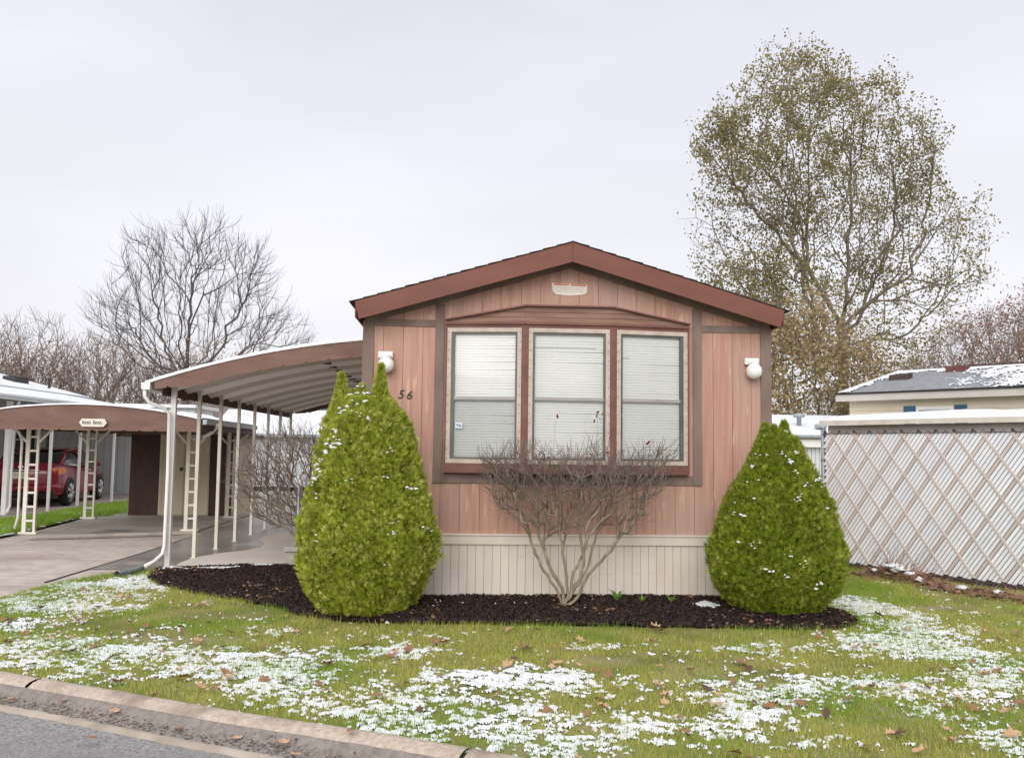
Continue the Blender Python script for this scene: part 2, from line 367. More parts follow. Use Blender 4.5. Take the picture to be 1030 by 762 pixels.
for i in range(len(ends) - 1):
    a, b = ends[i] + 0.014, ends[i + 1] - 0.014
    q = ksweep('k', [(0.03, -0.12), (0.038, 0.025), (0.055, 0.036), (0.095, 0.038), (0.135, 0.030), (0.160, 0.018), (0.178, 0.004)], None, a, b, (b - a) / round((b - a) / 0.08), 0.0035, i)
    kb.add(q.v, q.f)
tag(obj('kerb', kb, 'kerb', smooth=True), kind='structure')
q = ksweep('g', [(0.176, 0.005), (0.20, -0.018), (0.225, -0.038), (0.26, -0.050), (0.34, -0.060)], None, -2.4, 14, 0.1, 0.003, 9)
tag(obj('gutter', q, 'gutter', smooth=True), kind='structure')
q = ksweep('g', [(0.335, -0.0595), (0.35, -0.056), (0.385, -0.058), (0.405, -0.075)], None, -2.4, 14, 0.07, 0.008, 10)
tag(obj('gutter_edge', q, 'gutteredge', smooth=True), kind='structure')
mb = MB()
for j in JO: mb.add([K(j - 0.014, 0.04, 0.018), K(j + 0.014, 0.04, 0.018), K(j + 0.014, 0.14, 0.018), K(j - 0.014, 0.14, 0.018), K(j - 0.014, 0.19, -0.02), K(j + 0.014, 0.19, -0.02)], [(0, 1, 2, 3), (3, 2, 5, 4)])
tag(obj('kerb_joint', mb, 'joint'), kind='structure')

gs_ = np.random.default_rng(77)
n_ = 5200; s_ = gs_.uniform(-2, 10, n_); nn_ = .19 + .17 * gs_.beta(1.6, 1.3, n_); zz_ = np.interp(nn_, [.17, .2, .225, .26, .34, .4], [.01, -.015, -.035, -.047, -.057, -.055])
GRIT = np.stack([KO[0] + KT[0] * s_ + KN[0] * nn_, KO[1] + KT[1] * s_ + KN[1] * nn_, zz_ + .003], -1)

# concrete
sheet('driveway', [(-9.9, -0.6), (-6.4, -2.2), (-5.2, -2.2), (-4.9, 2.25), (-2.2, 2.25), (-2.2, 14), (-8.9, 14), (-8.7, 5.6), (-9.9, 5.0)], -0.004, 'concrete', thick=0.1)
sheet('walkway', [(-4.9, 2.27), (-2.2, 2.27), (-2.2, 13.5), (-5.7, 13.5), (-5.66, 4.0), (-5.7, 2.3)], 0.004, M('damp_concrete', (0.20, 0.182, 0.17), (0.31, 0.28, 0.255), (0.8, 0.5, 1), 0.35, 0.4, 0.6, c3=(0.40, 0.36, 0.315), scale3=(1.0, 0.6, 1), lo3=0.55, hi3=0.66))
pts = [(-4.68, 2.31), (-2.3, 2.31), (-2.3, 8.4), (-3.4, 8.0), (-4.35, 7.3), (-4.5, 6.6), (-4.42, 5.9), (-4.2, 5.3), (-4.16, 4.8), (-4.3, 4.4), (-4.55, 4.1), (-4.78, 3.6), (-4.8, 2.9)]
sheet('dry_walkway', pts, 0.010, 'concretelight')
sheet('carport_slab', [(-8.35, 5.98), (-5.85, 7.08), (-5.8, 11.2), (-8.95, 11.0)], 0.035, M('slab_concrete', (0.38, 0.335, 0.30), (0.50, 0.45, 0.40), (0.9, 1.4, 1), 0.6, c3=(0.19, 0.165, 0.145), scale3=(0.6, 1.2, 1), lo3=0.55, hi3=0.7), thick=0.06)
mb = MB(); mb.add([(-8.05, 5.72, .003), (-7.2, 6.02, .003), (-6.5, 6.42, .003), (-5.95, 6.72, .003), (-5.93, 6.96, .003), (-6.6, 6.70, .003), (-7.4, 6.38, .003), (-8.1, 6.06, .003)], [tuple(range(8))])
tag(obj('puddle', mb, M('wet_dark_concrete', (0.09, 0.075, 0.068), (0.14, 0.12, 0.105), (3, 3, 3), 0.08, spec=0.6)), kind='stuff')
mb = MB()
for (x0, y0), (x1, y1), w in (((-5.76, 1.2), (-5.68, 3.94), .02), ((-5.68, 3.94), (-5.68, 6.6), .02)):
    mb.add([(x0 - w, y0, .0025), (x0 + w, y0, .0025), (x1 + w, y1, .0025), (x1 - w, y1, .0025)], [(0, 1, 2, 3)])
tag(obj('driveway_joint', mb, 'joint'), kind='structure')
sheet('neighbour_driveway', [(-24, 2), (-10.9, 4), (-10.35, 9), (-10.1, 11), (-10.2, 17), (-9.8, 23), (-24, 23)], -0.002, 'concrete', thick=0.1)

# lawn
LAWN = [K(-2.25, 0.10, 0)[:2], (-5.80, -0.9), (-5.70, 0.10), (-5.62, 0.8), (-5.47, 1.45), (-5.22, 1.98), (-4.86, 2.26), (-2.14, 2.26), (-2.14, 0.0), (2.14, 0.0), (2.14, 14), (3.4, 14), (3.3, 4.6), (9.5, -6.4), K(13, 0.10, 0)[:2]]
STRIP = [(-9.6, 4.9), (-8.75, 5.35), (-8.62, 6.0), (-8.68, 7.0), (-8.95, 9.8), (-8.55, 10.4), (-8.4, 13), (-9.9, 16.2), (-10.2, 13.5), (-10.1, 11), (-10.3, 9), (-10.9, 5.8)]
BED = [(-4.86, 2.24), (-4.72, 1.5), (-4.42, 0.92), (-3.9, 0.42), (-3.3, -0.05), (-2.85, -0.45), (-2.55, -0.85), (-2.15, -1.12), (-1.6, -1.22), (-0.8, -1.25), (0.1, -1.31), (0.9, -1.36), (1.6, -1.44), (2.2, -1.47), (2.52, -1.25), (2.62, -0.75), (2.5, -0.3), (2.2, -0.02), (-2.13, -0.02), (-2.13, 2.24)]
def gridsheet(P, step, zf, edge=None):
    P = np.array(P); x0, y0 = P.min(0); x1, y1 = P.max(0)
    xs = np.arange(x0, x1 + step, step); ys = np.arange(y0, y1 + step, step)
    X, Y = np.meshgrid(xs, ys); idx = np.arange(X.size).reshape(X.shape)
    cx = (X[:-1, :-1] + step / 2); cy = (Y[:-1, :-1] + step / 2)
    ok = inpoly(cx, cy, P.tolist())
    F = np.stack([idx[:-1, :-1], idx[:-1, 1:], idx[1:, 1:], idx[1:, :-1]], -1)[ok]
    V = np.stack([X, Y, zf(X, Y)], -1).reshape(-1, 3)
    u, inv = np.unique(F, return_inverse=True)
    return V[u], inv.reshape(F.shape)
V, F = gridsheet(LAWN, 0.06, lambda x, y: lawnz(x, y) + 0.008)
tag(nobj('lawn', V, F, 'turf', smooth=True), kind='structure')
V, F = gridsheet(STRIP, 0.1, lambda x, y: lawnz(x, y) + 0.02)
tag(nobj('grass_strip', V, F, 'turf', smooth=True), kind='structure')

def edge_dist(x, y, P):
    d = np.full(x.shape, 9.0)
    for i in range(len(P)):
        x0, y0 = P[i]; x1, y1 = P[(i + 1) % len(P)]
        t = np.clip(((x - x0) * (x1 - x0) + (y - y0) * (y1 - y0)) / ((x1 - x0) ** 2 + (y1 - y0) ** 2 + 1e-9), 0, 1)
        d = np.minimum(d, np.hypot(x - x0 - t * (x1 - x0), y - y0 - t * (y1 - y0)))
    return d
def bedz(x, y): return lawnz(x, y) + 0.012 + 0.05 * np.clip(edge_dist(x, y, BED[:18]) / 0.25, 0, 1) + 0.03 * fbm(x * 5, y * 5, 31, 3)
V, F = gridsheet(BED, 0.04, bedz)
tag(nobj('mulch_bed', V, F, 'mulchsoil', smooth=True), kind='structure')

# scattered flakes: N quads lying around given points
def flakes(pts, size, tilt, rng, aspect=0.5):
    n = len(pts); a = rng.uniform(0, 2 * PI, n); s = size * rng.uniform(0.5, 1.5, n)
    u = np.stack([np.cos(a), np.sin(a), rng.uniform(-tilt, tilt, n)], -1) * s[:, None]
    v = np.stack([-np.sin(a), np.cos(a), rng.uniform(-tilt, tilt, n)], -1) * (s * aspect)[:, None]
    V = np.stack([pts - u - v * .6, pts + u - v, pts + u * .7 + v, pts - u * .8 + v * .9], 1).reshape(-1, 3)
    return V, np.arange(4 * n).reshape(n, 4)
def scatter(P, n, rng):
    P_ = np.array(P); x0, y0 = P_.min(0); x1, y1 = P_.max(0)
    x = rng.uniform(x0, x1, n); y = rng.uniform(y0, y1, n); k = inpoly(x, y, P)
    return x[k], y[k]
V, F = flakes(GRIT, 0.0065, 0.5, RNG, .7); tag(nobj('gutter_grit', V, F, leafmat('grit', [(0.05, 0.04, 0.035), (0.22, 0.17, 0.13), (0.10, 0.07, 0.05), (0.40, 0.34, 0.29), (0.16, 0.10, 0.06)], 0, .9)), kind='stuff')
x, y = scatter(BED, 95000, RNG)
jit = RNG.normal(0, 0.02, (2, len(x)))
V, F = flakes(np.stack([x + jit[0], y + jit[1], bedz(x, y) + 0.006], -1), 0.0115, 0.7, RNG)
tag(nobj('bark_mulch', V, F, 'mulch'), kind='stuff')
x, y = scatter(BED, 4200, RNG)
keep = fbm(x * 1.2, y * 1.2, 77) + 0.6 * np.exp(-((x + 2) ** 2 + (y + 1.0) ** 2) / .3) + 0.6 * np.exp(-((x - 2) ** 2 + (y + 1.1) ** 2) / .4) > 0.56
x, y = x[keep], y[keep]
V, F = flakes(np.stack([x, y, bedz(x, y) + 0.014], -1), 0.015, 0.5, RNG, 0.7)
tag(nobj('leaf_litter', V, F, 'litter'), kind='stuff')

# snow
SNOW = [(-4.81, 0.43, 0.76, 0.76, 1.0), (-5.3, -0.12, 0.38, 0.56, 0.7), (-4.64, 1.28, 0.33, 0.64, 1), (-4.83, -0.55, 0.5, 0.28, 0.45), (-4.47, -0.99, 0.43, 0.25, 0.5), (-4.28, -2.25, 0.44, 0.66, 1), (-3.55, -2.53, 0.42, 0.49, 1), (-2.87, -2.83, 0.41, 0.41, 0.9), (-2.14, -3.25, 0.45, 0.4, 0.85), (-1.52, -3.75, 0.42, 0.42, 0.95), (-0.99, -4.2, 0.39, 0.34, 1), (-0.56, -4.33, 0.38, 0.31, 0.9), (-1.85, -2.47, 0.59, 0.38, 0.5), (-1.04, -3.1, 0.47, 0.37, 0.7), (-0.46, -3.31, 0.39, 0.37, 0.7), (0.25, -2.4, 0.46, 0.4, 0.45), (-0.1, -4.21, 0.34, 0.29, 0.7), (0.53, -3.56, 0.51, 0.36, 0.75), (0.13, -4.39, 0.33, 0.21, 0.55), (0.71, -4.45, 0.38, 0.21, 0.6), (1.5, -3.27, 0.55, 0.39, 0.7), (1.98, -3.64, 0.45, 0.31, 0.7), (1.87, -4.36, 0.23, 0.28, 0.6), (1.23, -2.23, 0.48, 0.37, 0.45), (2.19, -2.05, 0.5, 0.49, 0.7), (2.94, -1.66, 0.53, 0.56, 0.6), (2.98, -0.31, 0.42, 0.57, 0.85), (2.98, -1.04, 0.48, 0.49, 0.7), (2.77, -2.56, 0.39, 0.45, 0.5), (-2.68, -1.62, 0.37, 0.25, 0.6), (-1.53, -2.24, 0.19, 0.27, 0.6), (-0.95, -1.68, 0.25, 0.2, 0.35), (-0.09, -2.06, 0.32, 0.22, 0.35), (-4.84, -1.31, 0.25, 0.38, 0.5), (-3.39, -1.7, 0.4, 0.24, 0.3), (3.07, 0.11, 0.17, 0.41, 0.8), (-0.81, -3.92, 0.35, 0.24, 0.8), (-1.32, -4.2, 0.27, 0.25, 0.8), (2.6, -3.28, 0.28, 0.36, 0.6), (0.78, -3.94, 0.3, 0.19, 0.6)]
BEDSNOW = [(1.29, -0.61, 0.10, 0.13, 1.5), (-4.55, 2.02, 0.28, 0.12, 0.9), (-4.1, 2.12, 0.3, 0.06, 0.8), (-3.6, 2.15, 0.2, 0.05, 0.7)]
def snowfield(x, y):
    d = np.full(x.shape, 0.09)
    for cx, cy, rx, ry, a in SNOW:
        d = np.maximum(d, 0) + a * 0.52 * np.exp(-(((x - cx) / rx) ** 2 + ((y - cy) / ry) ** 2) * 0.9)
    d = np.minimum(d, 0.485)
    big = (fbm(x * 1.7, y * 2.2, 3, 3) - .5) * 0.5
    n = 0.53 + big + (fbm(x * 7.5, y * 11, 8, 2) - .5) * 0.5 + (fbm(x * 26, y * 36, 15, 2) - .5) * 0.75 + (vnoise(x * 62, y * 80, 19) - .5) * 0.5
    inb = inpoly(x, y, BED)
    db = np.full(x.shape, -1.0)
    for cx, cy, rx, ry, a in BEDSNOW: db = np.maximum(db, a * np.exp(-(((x - cx) / rx) ** 2 + ((y - cy) / ry) ** 2)))
    d = np.where(inb, db, d)
    return d - n
def snowmesh(P, step, zf, fld):
    P_ = np.array(P); x0, y0 = P_.min(0); x1, y1 = P_.max(0)
    xs = np.arange(x0, x1, step); ys = np.arange(y0, y1, step)
    X, Y = np.meshgrid(xs, ys)
    X = X + RNG.uniform(-.35, .35, X.shape) * step; Y = Y + RNG.uniform(-.35, .35, Y.shape) * step
    f = fld(X, Y); f = np.where(inpoly(X, Y, P), f, -1)
    h = np.where(f > 0, 0.005 + 0.020 * np.sqrt(np.clip(f, 0, .4)), 0.0) + 0.010 * (vnoise(X * 40, Y * 40, 4) - .5)
    idx = np.arange(X.size).reshape(X.shape); fm = f > 0
    ok = (fm[:-1, :-1].astype(int) + fm[1:, :-1] + fm[:-1, 1:] + fm[1:, 1:]) >= 2
    F = np.stack([idx[:-1, :-1], idx[:-1, 1:], idx[1:, 1:], idx[1:, :-1]], -1)[ok]
    V = np.stack([X, Y, zf(X, Y) + h], -1).reshape(-1, 3)
    u, inv = np.unique(F, return_inverse=True)
    return V[u], inv.reshape(F.shape)
VIS = [(-6.2, -1.9), (-6.2, 2.6), (-2.0, 2.3), (2.0, 0.0), (2.14, 5), (3.3, 5), (7.0, -1), (3.0, -5.2), (-0.2, -5.2)]
LV = [p for p in LAWN]
def fld(x, y): return np.where(inpoly(x, y, VIS), snowfield(x, y), -1)
Pl = [(-5.9, -2.0), (-5.80, -0.9), (-5.66, 0.10), (-5.58, 0.8), (-5.43, 1.45), (-5.2, 1.96), (-4.86, 2.24), (-2.14, 2.22), (-2.14, -0.02), (2.14, -0.02), (2.14, 5), (3.3, 5), (6.6, -0.6), (3.2, -5.2), K(5.6, 0.055, 0)[:2], K(-1.8, 0.055, 0)[:2]]
V, F = snowmesh(Pl, 0.0105, lambda x, y: np.where(inpoly(x, y, BED), bedz(x, y), lawnz(x, y) + 0.012), fld)
tag(nobj('snow_cover', V, F, 'snow', smooth=True), kind='stuff')
V, F = snowmesh(STRIP, 0.05, lambda x, y: lawnz(x, y) + 0.03, lambda x, y: 0.50 - ((fbm(x * 2, y * 1.2, 41, 3) * .6 + .4 * fbm(x * 9, y * 6, 42, 2)) - .5) * 1.6 - .5)
tag(nobj('strip_snow', V, F, 'snow', smooth=True), kind='stuff')

# grass blades
def blades(x, y, z, h, w, rng, lean=0.6):
    n = len(x); a = rng.uniform(0, 2 * PI, n); b = rng.uniform(0, 2 * PI, n)
    H = h * rng.uniform(0.5, 1.35, n); l = lean * rng.uniform(0.1, 1.2, n) * H
    c, s = np.cos(a) * w * .5, np.sin(a) * w * .5
    p0 = np.stack([x - c, y - s, z], -1); p1 = np.stack([x + c, y + s, z], -1)
    p2 = np.stack([x + np.cos(b) * l, y + np.sin(b) * l, z + H], -1)
    return np.stack([p0, p1, p2], 1).reshape(-1, 3), np.arange(3 * n).reshape(n, 3)
def blade_at(n, h, w, green):
    P_ = np.array(Pl); x0, y0 = P_.min(0); x1, y1 = P_.max(0)
    x = RNG.uniform(x0, x1, n); y = RNG.uniform(y0, y1, n)
    k = inpoly(x, y, Pl) & ~inpoly(x, y, BED); x, y = x[k], y[k]
    g = fbm(x * 0.9, y * 1.1, 61, 3); bare = fbm(x * 1.1 + 9, y * 1.6, 66, 3)
    bare = bare + 0.25 * np.exp(-(((x + 3.4) / .7) ** 2 + ((y + .95) / .22) ** 2)) + .2 * np.exp(-(((x - 4.3) / .5) ** 2 + ((y - .6) / .8) ** 2))
    gb = 0.28 * np.exp(-(((x - 3.4) / .5) ** 2 + ((y - 1.6) / 1.2) ** 2))
    k = ((g + gb + RNG.normal(0, .08, len(x))) > 0.53) if green else ((g + gb + RNG.normal(0, .08, len(x))) <= 0.53)
    k &= (RNG.uniform(0, 1, len(x)) < np.clip(1.6 - (bare - .5) * 7, 0.12, 1))
    x, y = x[k], y[k]
    f = fld(x, y); k = (f < 0.0) | (RNG.uniform(0, 1, len(x)) < 0.95)
    x, y = x[k], y[k]
    dd = edge_dist(x, y, BED[:18]); fringe = np.where(dd < 0.06, 1.4, 1.0) * (0.65 + 0.75 * fbm(x * 6, y * 6, 71, 2))
    return blades(x, y, lawnz(x, y) + 0.006, h * fringe, w, RNG)
V, F = blade_at(520000, 0.036, 0.0050, False)
tag(nobj('grass', V, F, 'grass'), kind='stuff')
V, F = blade_at(520000, 0.042, 0.0050, True)
tag(nobj('green_grass', V, F, 'grassgreen'), kind='stuff')
x, y = scatter(STRIP, 60000, RNG)
V, F = blades(x, y, lawnz(x, y) + 0.015, 0.07, 0.016, RNG)
tag(nobj('strip_grass', V, F, 'grassgreen'), kind='stuff')
x, y = scatter(Pl, 1500, RNG)
k = ~inpoly(x, y, BED); x, y = x[k], y[k]
V, F = flakes(np.stack([x, y, lawnz(x, y) + 0.03], -1), 0.010, 0.5, RNG, 0.7)
tag(nobj('leaf_crumbs', V, F, 'litter'), kind='stuff')

# ================================================================== THE MOBILE HOME
home = thing('mobile_home', (0, 0, 0), 'weathered red brown mobile home with gabled front, three-part window and beige skirting', 'mobile home')
SL = 0.298
def zroof(x): return 3.655 - SL * abs(x)           # underside of the roof deck
HW = 2.135
mb = MB()
# T1-11 boards of the gable front
x = -HW; k = 0; bw = 0.2033
while x < HW - 0.01:
    a, b = x + 0.0018, min(x + bw, HW) - 0.0018
    dy = random.uniform(-0.001, 0.001)
    cuts = [a, b] if a * b > 0 else [a, 0.0, b]
    top = [(c, -0.014 + dy, zroof(c) - 0.02) for c in reversed(cuts)]
    mb.prism([(a, -0.014 + dy, 0.66), (b, -0.014 + dy, 0.66)] + top, (0, 0.012, 0)); x += bw; k += 1
obj('wall', mb, 'siding', home)
mb = MB()   # shell behind the boards, side walls, back
mb.prism([(-HW, 0.0, 0.6), (HW, 0.0, 0.6), (HW, 0.0, zroof(HW)), (0, 0.0, zroof(0)), (-HW, 0.0, zroof(HW))], (0, 0.04, 0))
obj('wall_backing', mb, 'gap', home)
mb = MB()
for s in (-1, 1):
    y = 0.05
    while y < 17.9:
        mb.box(min(s * HW, s * (HW - .03)), max(s * HW, s * (HW - .03)), y, y + bw - .006, 0.66, zroof(HW) - .01); y += bw
    mb.box(min(s * (HW - .03), s * (HW - .05)), max(s * (HW - .03), s * (HW - .05)), 0.05, 18, 0.6, zroof(HW) - .01)
obj('side_wall', mb, 'siding', home)
mb = MB(); mb.prism([(-HW, 18.0, 0.6), (HW, 18.0, 0.6), (HW, 18.0, zroof(HW)), (0, 18.0, zroof(0)), (-HW, 18.0, zroof(HW))], (0, 0.05, 0))
obj('rear_wall', mb, 'siding', home)
# skirting
mb = MB(); x = -HW; pw = 0.085
while x < HW - 0.02:
    e = min(x + pw, HW)
    mb.box(x + .0018, e - .0018, -0.008, 0.02, 0.0, 0.60); x += pw
for s in (-1, 1):
    y = 0.06
    while y < 18: mb.box(min(s * HW, s * (HW - .03)), max(s * HW, s * (HW - .03)), y, y + pw - .008, 0, 0.62); y += pw
    mb.box(min(s * (HW - .03), s * (HW - .05)), max(s * (HW - .03), s * (HW - .05)), 0.06, 18, 0, 0.655)
obj('skirting', mb, 'skirt', home)
mb = MB(); mb.box(-HW, HW, 0.0205, 0.05, 0.0, 0.66); obj('skirting_backing', mb, 'skirtgap', home)
mb = MB(); mb.box(-HW - .01, HW + .01, -0.030, -0.003, 0.585, 0.675); mb.box(-HW - .012, HW + .012, -0.042, -0.0145, 0.6755, 0.694)
obj('skirting_cap', mb, 'skirt', home, bevel=.004)
# roof
mb = MB()
for s in (-1, 1):
    mb.prism([(0, -0.255, zroof(0)), (s * 2.20, -0.255, zroof(2.2)), (s * 2.20, -0.255, zroof(2.2) + .03), (0, -0.255, zroof(0) + .03)], (0, 18.5, 0))
roof = obj('roof', mb, 'soffit', home)
mb = MB(); n = 16; L = 2.235; rr = random.Random(3)
for s in (-1, 1):
    for i in range(n):
        a, b = L * i / n, L * (i + 1) / n + .03
        y = -0.278
        while y < 18.2:
            w = 0.33 * rr.uniform(.8, 1.2)
            z0, z1 = zroof(a) + .033, zroof(b) + .046 + rr.uniform(0, .004)
            mb.prism([(s * a, y, z0), (s * b, y, z1 - .010), (s * b, y, z1), (s * a, y, z0 + .004)], (0, w - .004, 0)); y += w
            if y > 1.5: w = 18.3 - y; mb.prism([(s * a, y, z0), (s * b, y, z1 - .010), (s * b, y, z1), (s * a, y, z0 + .004)], (0, w, 0)); break
mb.prism([(-.12, -.276, zroof(.12) + .034), (0, -.276, zroof(0) + .036), (.12, -.276, zroof(.12) + .034), (.12, -.276, zroof(.12) + .042), (0, -.276, zroof(0) + .046), (-.12, -.276, zroof(.12) + .042)], (0, 18.4, 0))
obj('shingle', mb, 'shingle', roof)
mb = MB(); rr = random.Random(5)     # thin snow lying on the right slope
P = []
for i in range(30):
    row = []
    for j in range(60):
        u = 0.95 + 1.25 * i / 29; y = 0.2 + 17 * (j / 59) ** 1.6
        row.append((u, y, zroof(u) + .040 + .022 * max(-.6, math.sin(u * 9 + y * 3) * .5 + rr.uniform(-.2, .9))))
    P.append(row)
mb.grid(P); obj('roof_snow', mb, 'snow', roof, smooth=True)
mb = MB(); mb.box(-2.16, 2.16, -0.22, 0.0, 2.0, 2.01) if False else None
for s in (-1, 1):
    mb.prism([(0, -0.252, zroof(0) - .002), (s * 2.2, -0.252, zroof(2.2) - .002), (s * 2.2, -0.252, zroof(2.2) - .03), (0, -0.252, zroof(0) - .03)], (0, 0.235, 0))
obj('soffit', mb, 'soffit', roof)
for s in (-1, 1):
    mb = MB(); mb.prism([(s * .001, -0.272, zroof(0) + .028), (s * 2.205, -0.272, zroof(2.205) + .028), (s * 2.165, -0.272, zroof(2.165) - .165), (s * .001, -0.272, zroof(0) - .175)], (0, 0.018, 0))
    obj('fascia', mb, 'fascia', roof, bevel=.003)
    mb = MB(); mb.prism([(s * 2.192, -0.25, zroof(2.19) + .02), (s * 2.207, -0.25, zroof(2.207) + .02), (s * 2.207, -0.25, zroof(2.2) - .13), (s * 2.192, -0.25, zroof(2.2) - .13)], (0, 18.3, 0))
    obj('eave_fascia', mb, 'fascia', roof)
    mb = MB(); mb.prism([(s * .001, -0.034, zroof(0) - .02), (s * 2.13, -0.034, zroof(2.13) - .02), (s * 2.13, -0.034, zroof(2.13) - .185), (s * .001, -0.034, zroof(0) - .195)], (0, 0.0195, 0))
    obj('frieze_board', mb, 'trim', home)
# corner boards and flat trims
for s in (-1, 1):
    a, b = sorted((s * 2.03, s * 2.145))
    mb = MB(); mb.prism([(a, -0.032, .695), (b, -0.032, .695), (b, -0.032, zroof(2.145) - .15), (a, -0.032, zroof(2.03) - .15 if False else zroof(2.145) - .15)], (0, 0.0175, 0))
    obj('corner_board', mb, 'trim', home, bevel=.003)
    a, b = sorted((s * 1.305, s * 1.40))
    mb = MB(); mb.box(a, b, -0.031, -0.0148, 1.205, zroof(1.4) - .182)
    obj('window_side_board', mb, 'trim', home, bevel=.003)
    a, b = sorted((s * 1.402, s * 2.028))
    mb = MB(); mb.box(a, b, -0.029, -0.0148, 2.815, 2.885); obj('cross_board', mb, 'trim', home)
mb = MB(); mb.box(-1.303, 1.303, -0.029, -0.0148, 1.205, 1.305); obj('window_bottom_board', mb, 'trim', home, bevel=.003)

# shallow three-facet bay with its three windows
FP = [(-1.292, -0.085), (-0.475, -0.205), (0.432, -0.205), (1.252, -0.085)]
def facet(i):
    (x0, y0), (x1, y1) = FP[i], FP[i + 1]; L = math.hypot(x1 - x0, y1 - y0); ux, uy = (x1 - x0) / L, (y1 - y0) / L
    nx, ny = uy, -ux
    return L, (lambda u, n, z: (x0 + ux * u + nx * n, y0 + uy * u + ny * n, z))
bay = MB()
foot = [(FP[0][0], -.015)] + FP + [(FP[3][0], -.015)]
bay.prism([(a, b, 1.315) for a, b in foot], (0, 0, 0.095))
bay.prism([(a, b, 2.80) for a, b in foot], (0, 0, 0.06))
for i in range(3):
    L, T = facet(i)
    bay.box(0.0, 0.034 if i == 1 else (0.02 if i == 0 else .036), -0.075, 0.0, 1.411, 2.799, T)
    bay.box(L - (0.034 if i == 1 else (0.036 if i == 0 else .02)), L, -0.075, 0.0, 1.411, 2.799, T)
bayo = obj('bay_frame', bay, 'redtrim', home)
def clipz(P, z, keep_above):
    out = []
    for i in range(len(P)):
        a, b = P[i], P[(i + 1) % len(P)]
        ia, ib = (a[1] >= z) == keep_above or a[1] == z, (b[1] >= z) == keep_above or b[1] == z
        if ia: out.append(a)
        if ia != ib:
            t = (z - a[1]) / (b[1] - a[1]); out.append((a[0] + t * (b[0] - a[0]), z))
    return out
hd = MB(); mo = MB()
TOPZ = [(2.875, 3.020), (3.020, 3.020), (3.020, 2.875)]
for i in range(3):
    L, T = facet(i)
    zs = [2.861, 2.908, 2.912, 2.962, 2.966, 3.03]
    for q in range(3):
        P = clipz(clipz([(0.001, 2.861), (L - .001, 2.861), (L - .001, TOPZ[i][1]), (0.001, TOPZ[i][0])], zs[2 * q], True), zs[2 * q + 1], False)
        if len(P) > 2 and max(p[1] for p in P) - min(p[1] for p in P) > .004:
            hd.prism([T(p[0], -0.03 if q else -.028, p[1]) for p in P], tuple(np.array(T(0, 0.012, 0)) - np.array(T(0, -0.012, 0))))
    mo.prism([T(-.004, .035, TOPZ[i][0]), T(L + .004, .035, TOPZ[i][1]), T(L + .004, .035, TOPZ[i][1] + .016), T(-.004, .035, TOPZ[i][0] + .016)], tuple(np.array(T(0, -0.05, 0)) - np.array(T(0, 0, 0))))
    mo.box(0.0, L, .002, .020, 2.835, 2.8605, T)
mo.add([(FP[0][0], -.016, 2.89), (FP[1][0], -.016, 3.036), (FP[2][0], -.016, 3.036), (FP[3][0], -.016, 2.89)] + [(FP[j][0], FP[j][1] + .01, z) for j, z in ((0, 2.888), (1, 3.033), (2, 3.033), (3, 2.888))], [(0, 4, 5, 1), (1, 5, 6, 2), (2, 6, 7, 3)])
obj('header_board', hd, 'plank', home); obj('header_moulding', mo, 'redtrim', home)
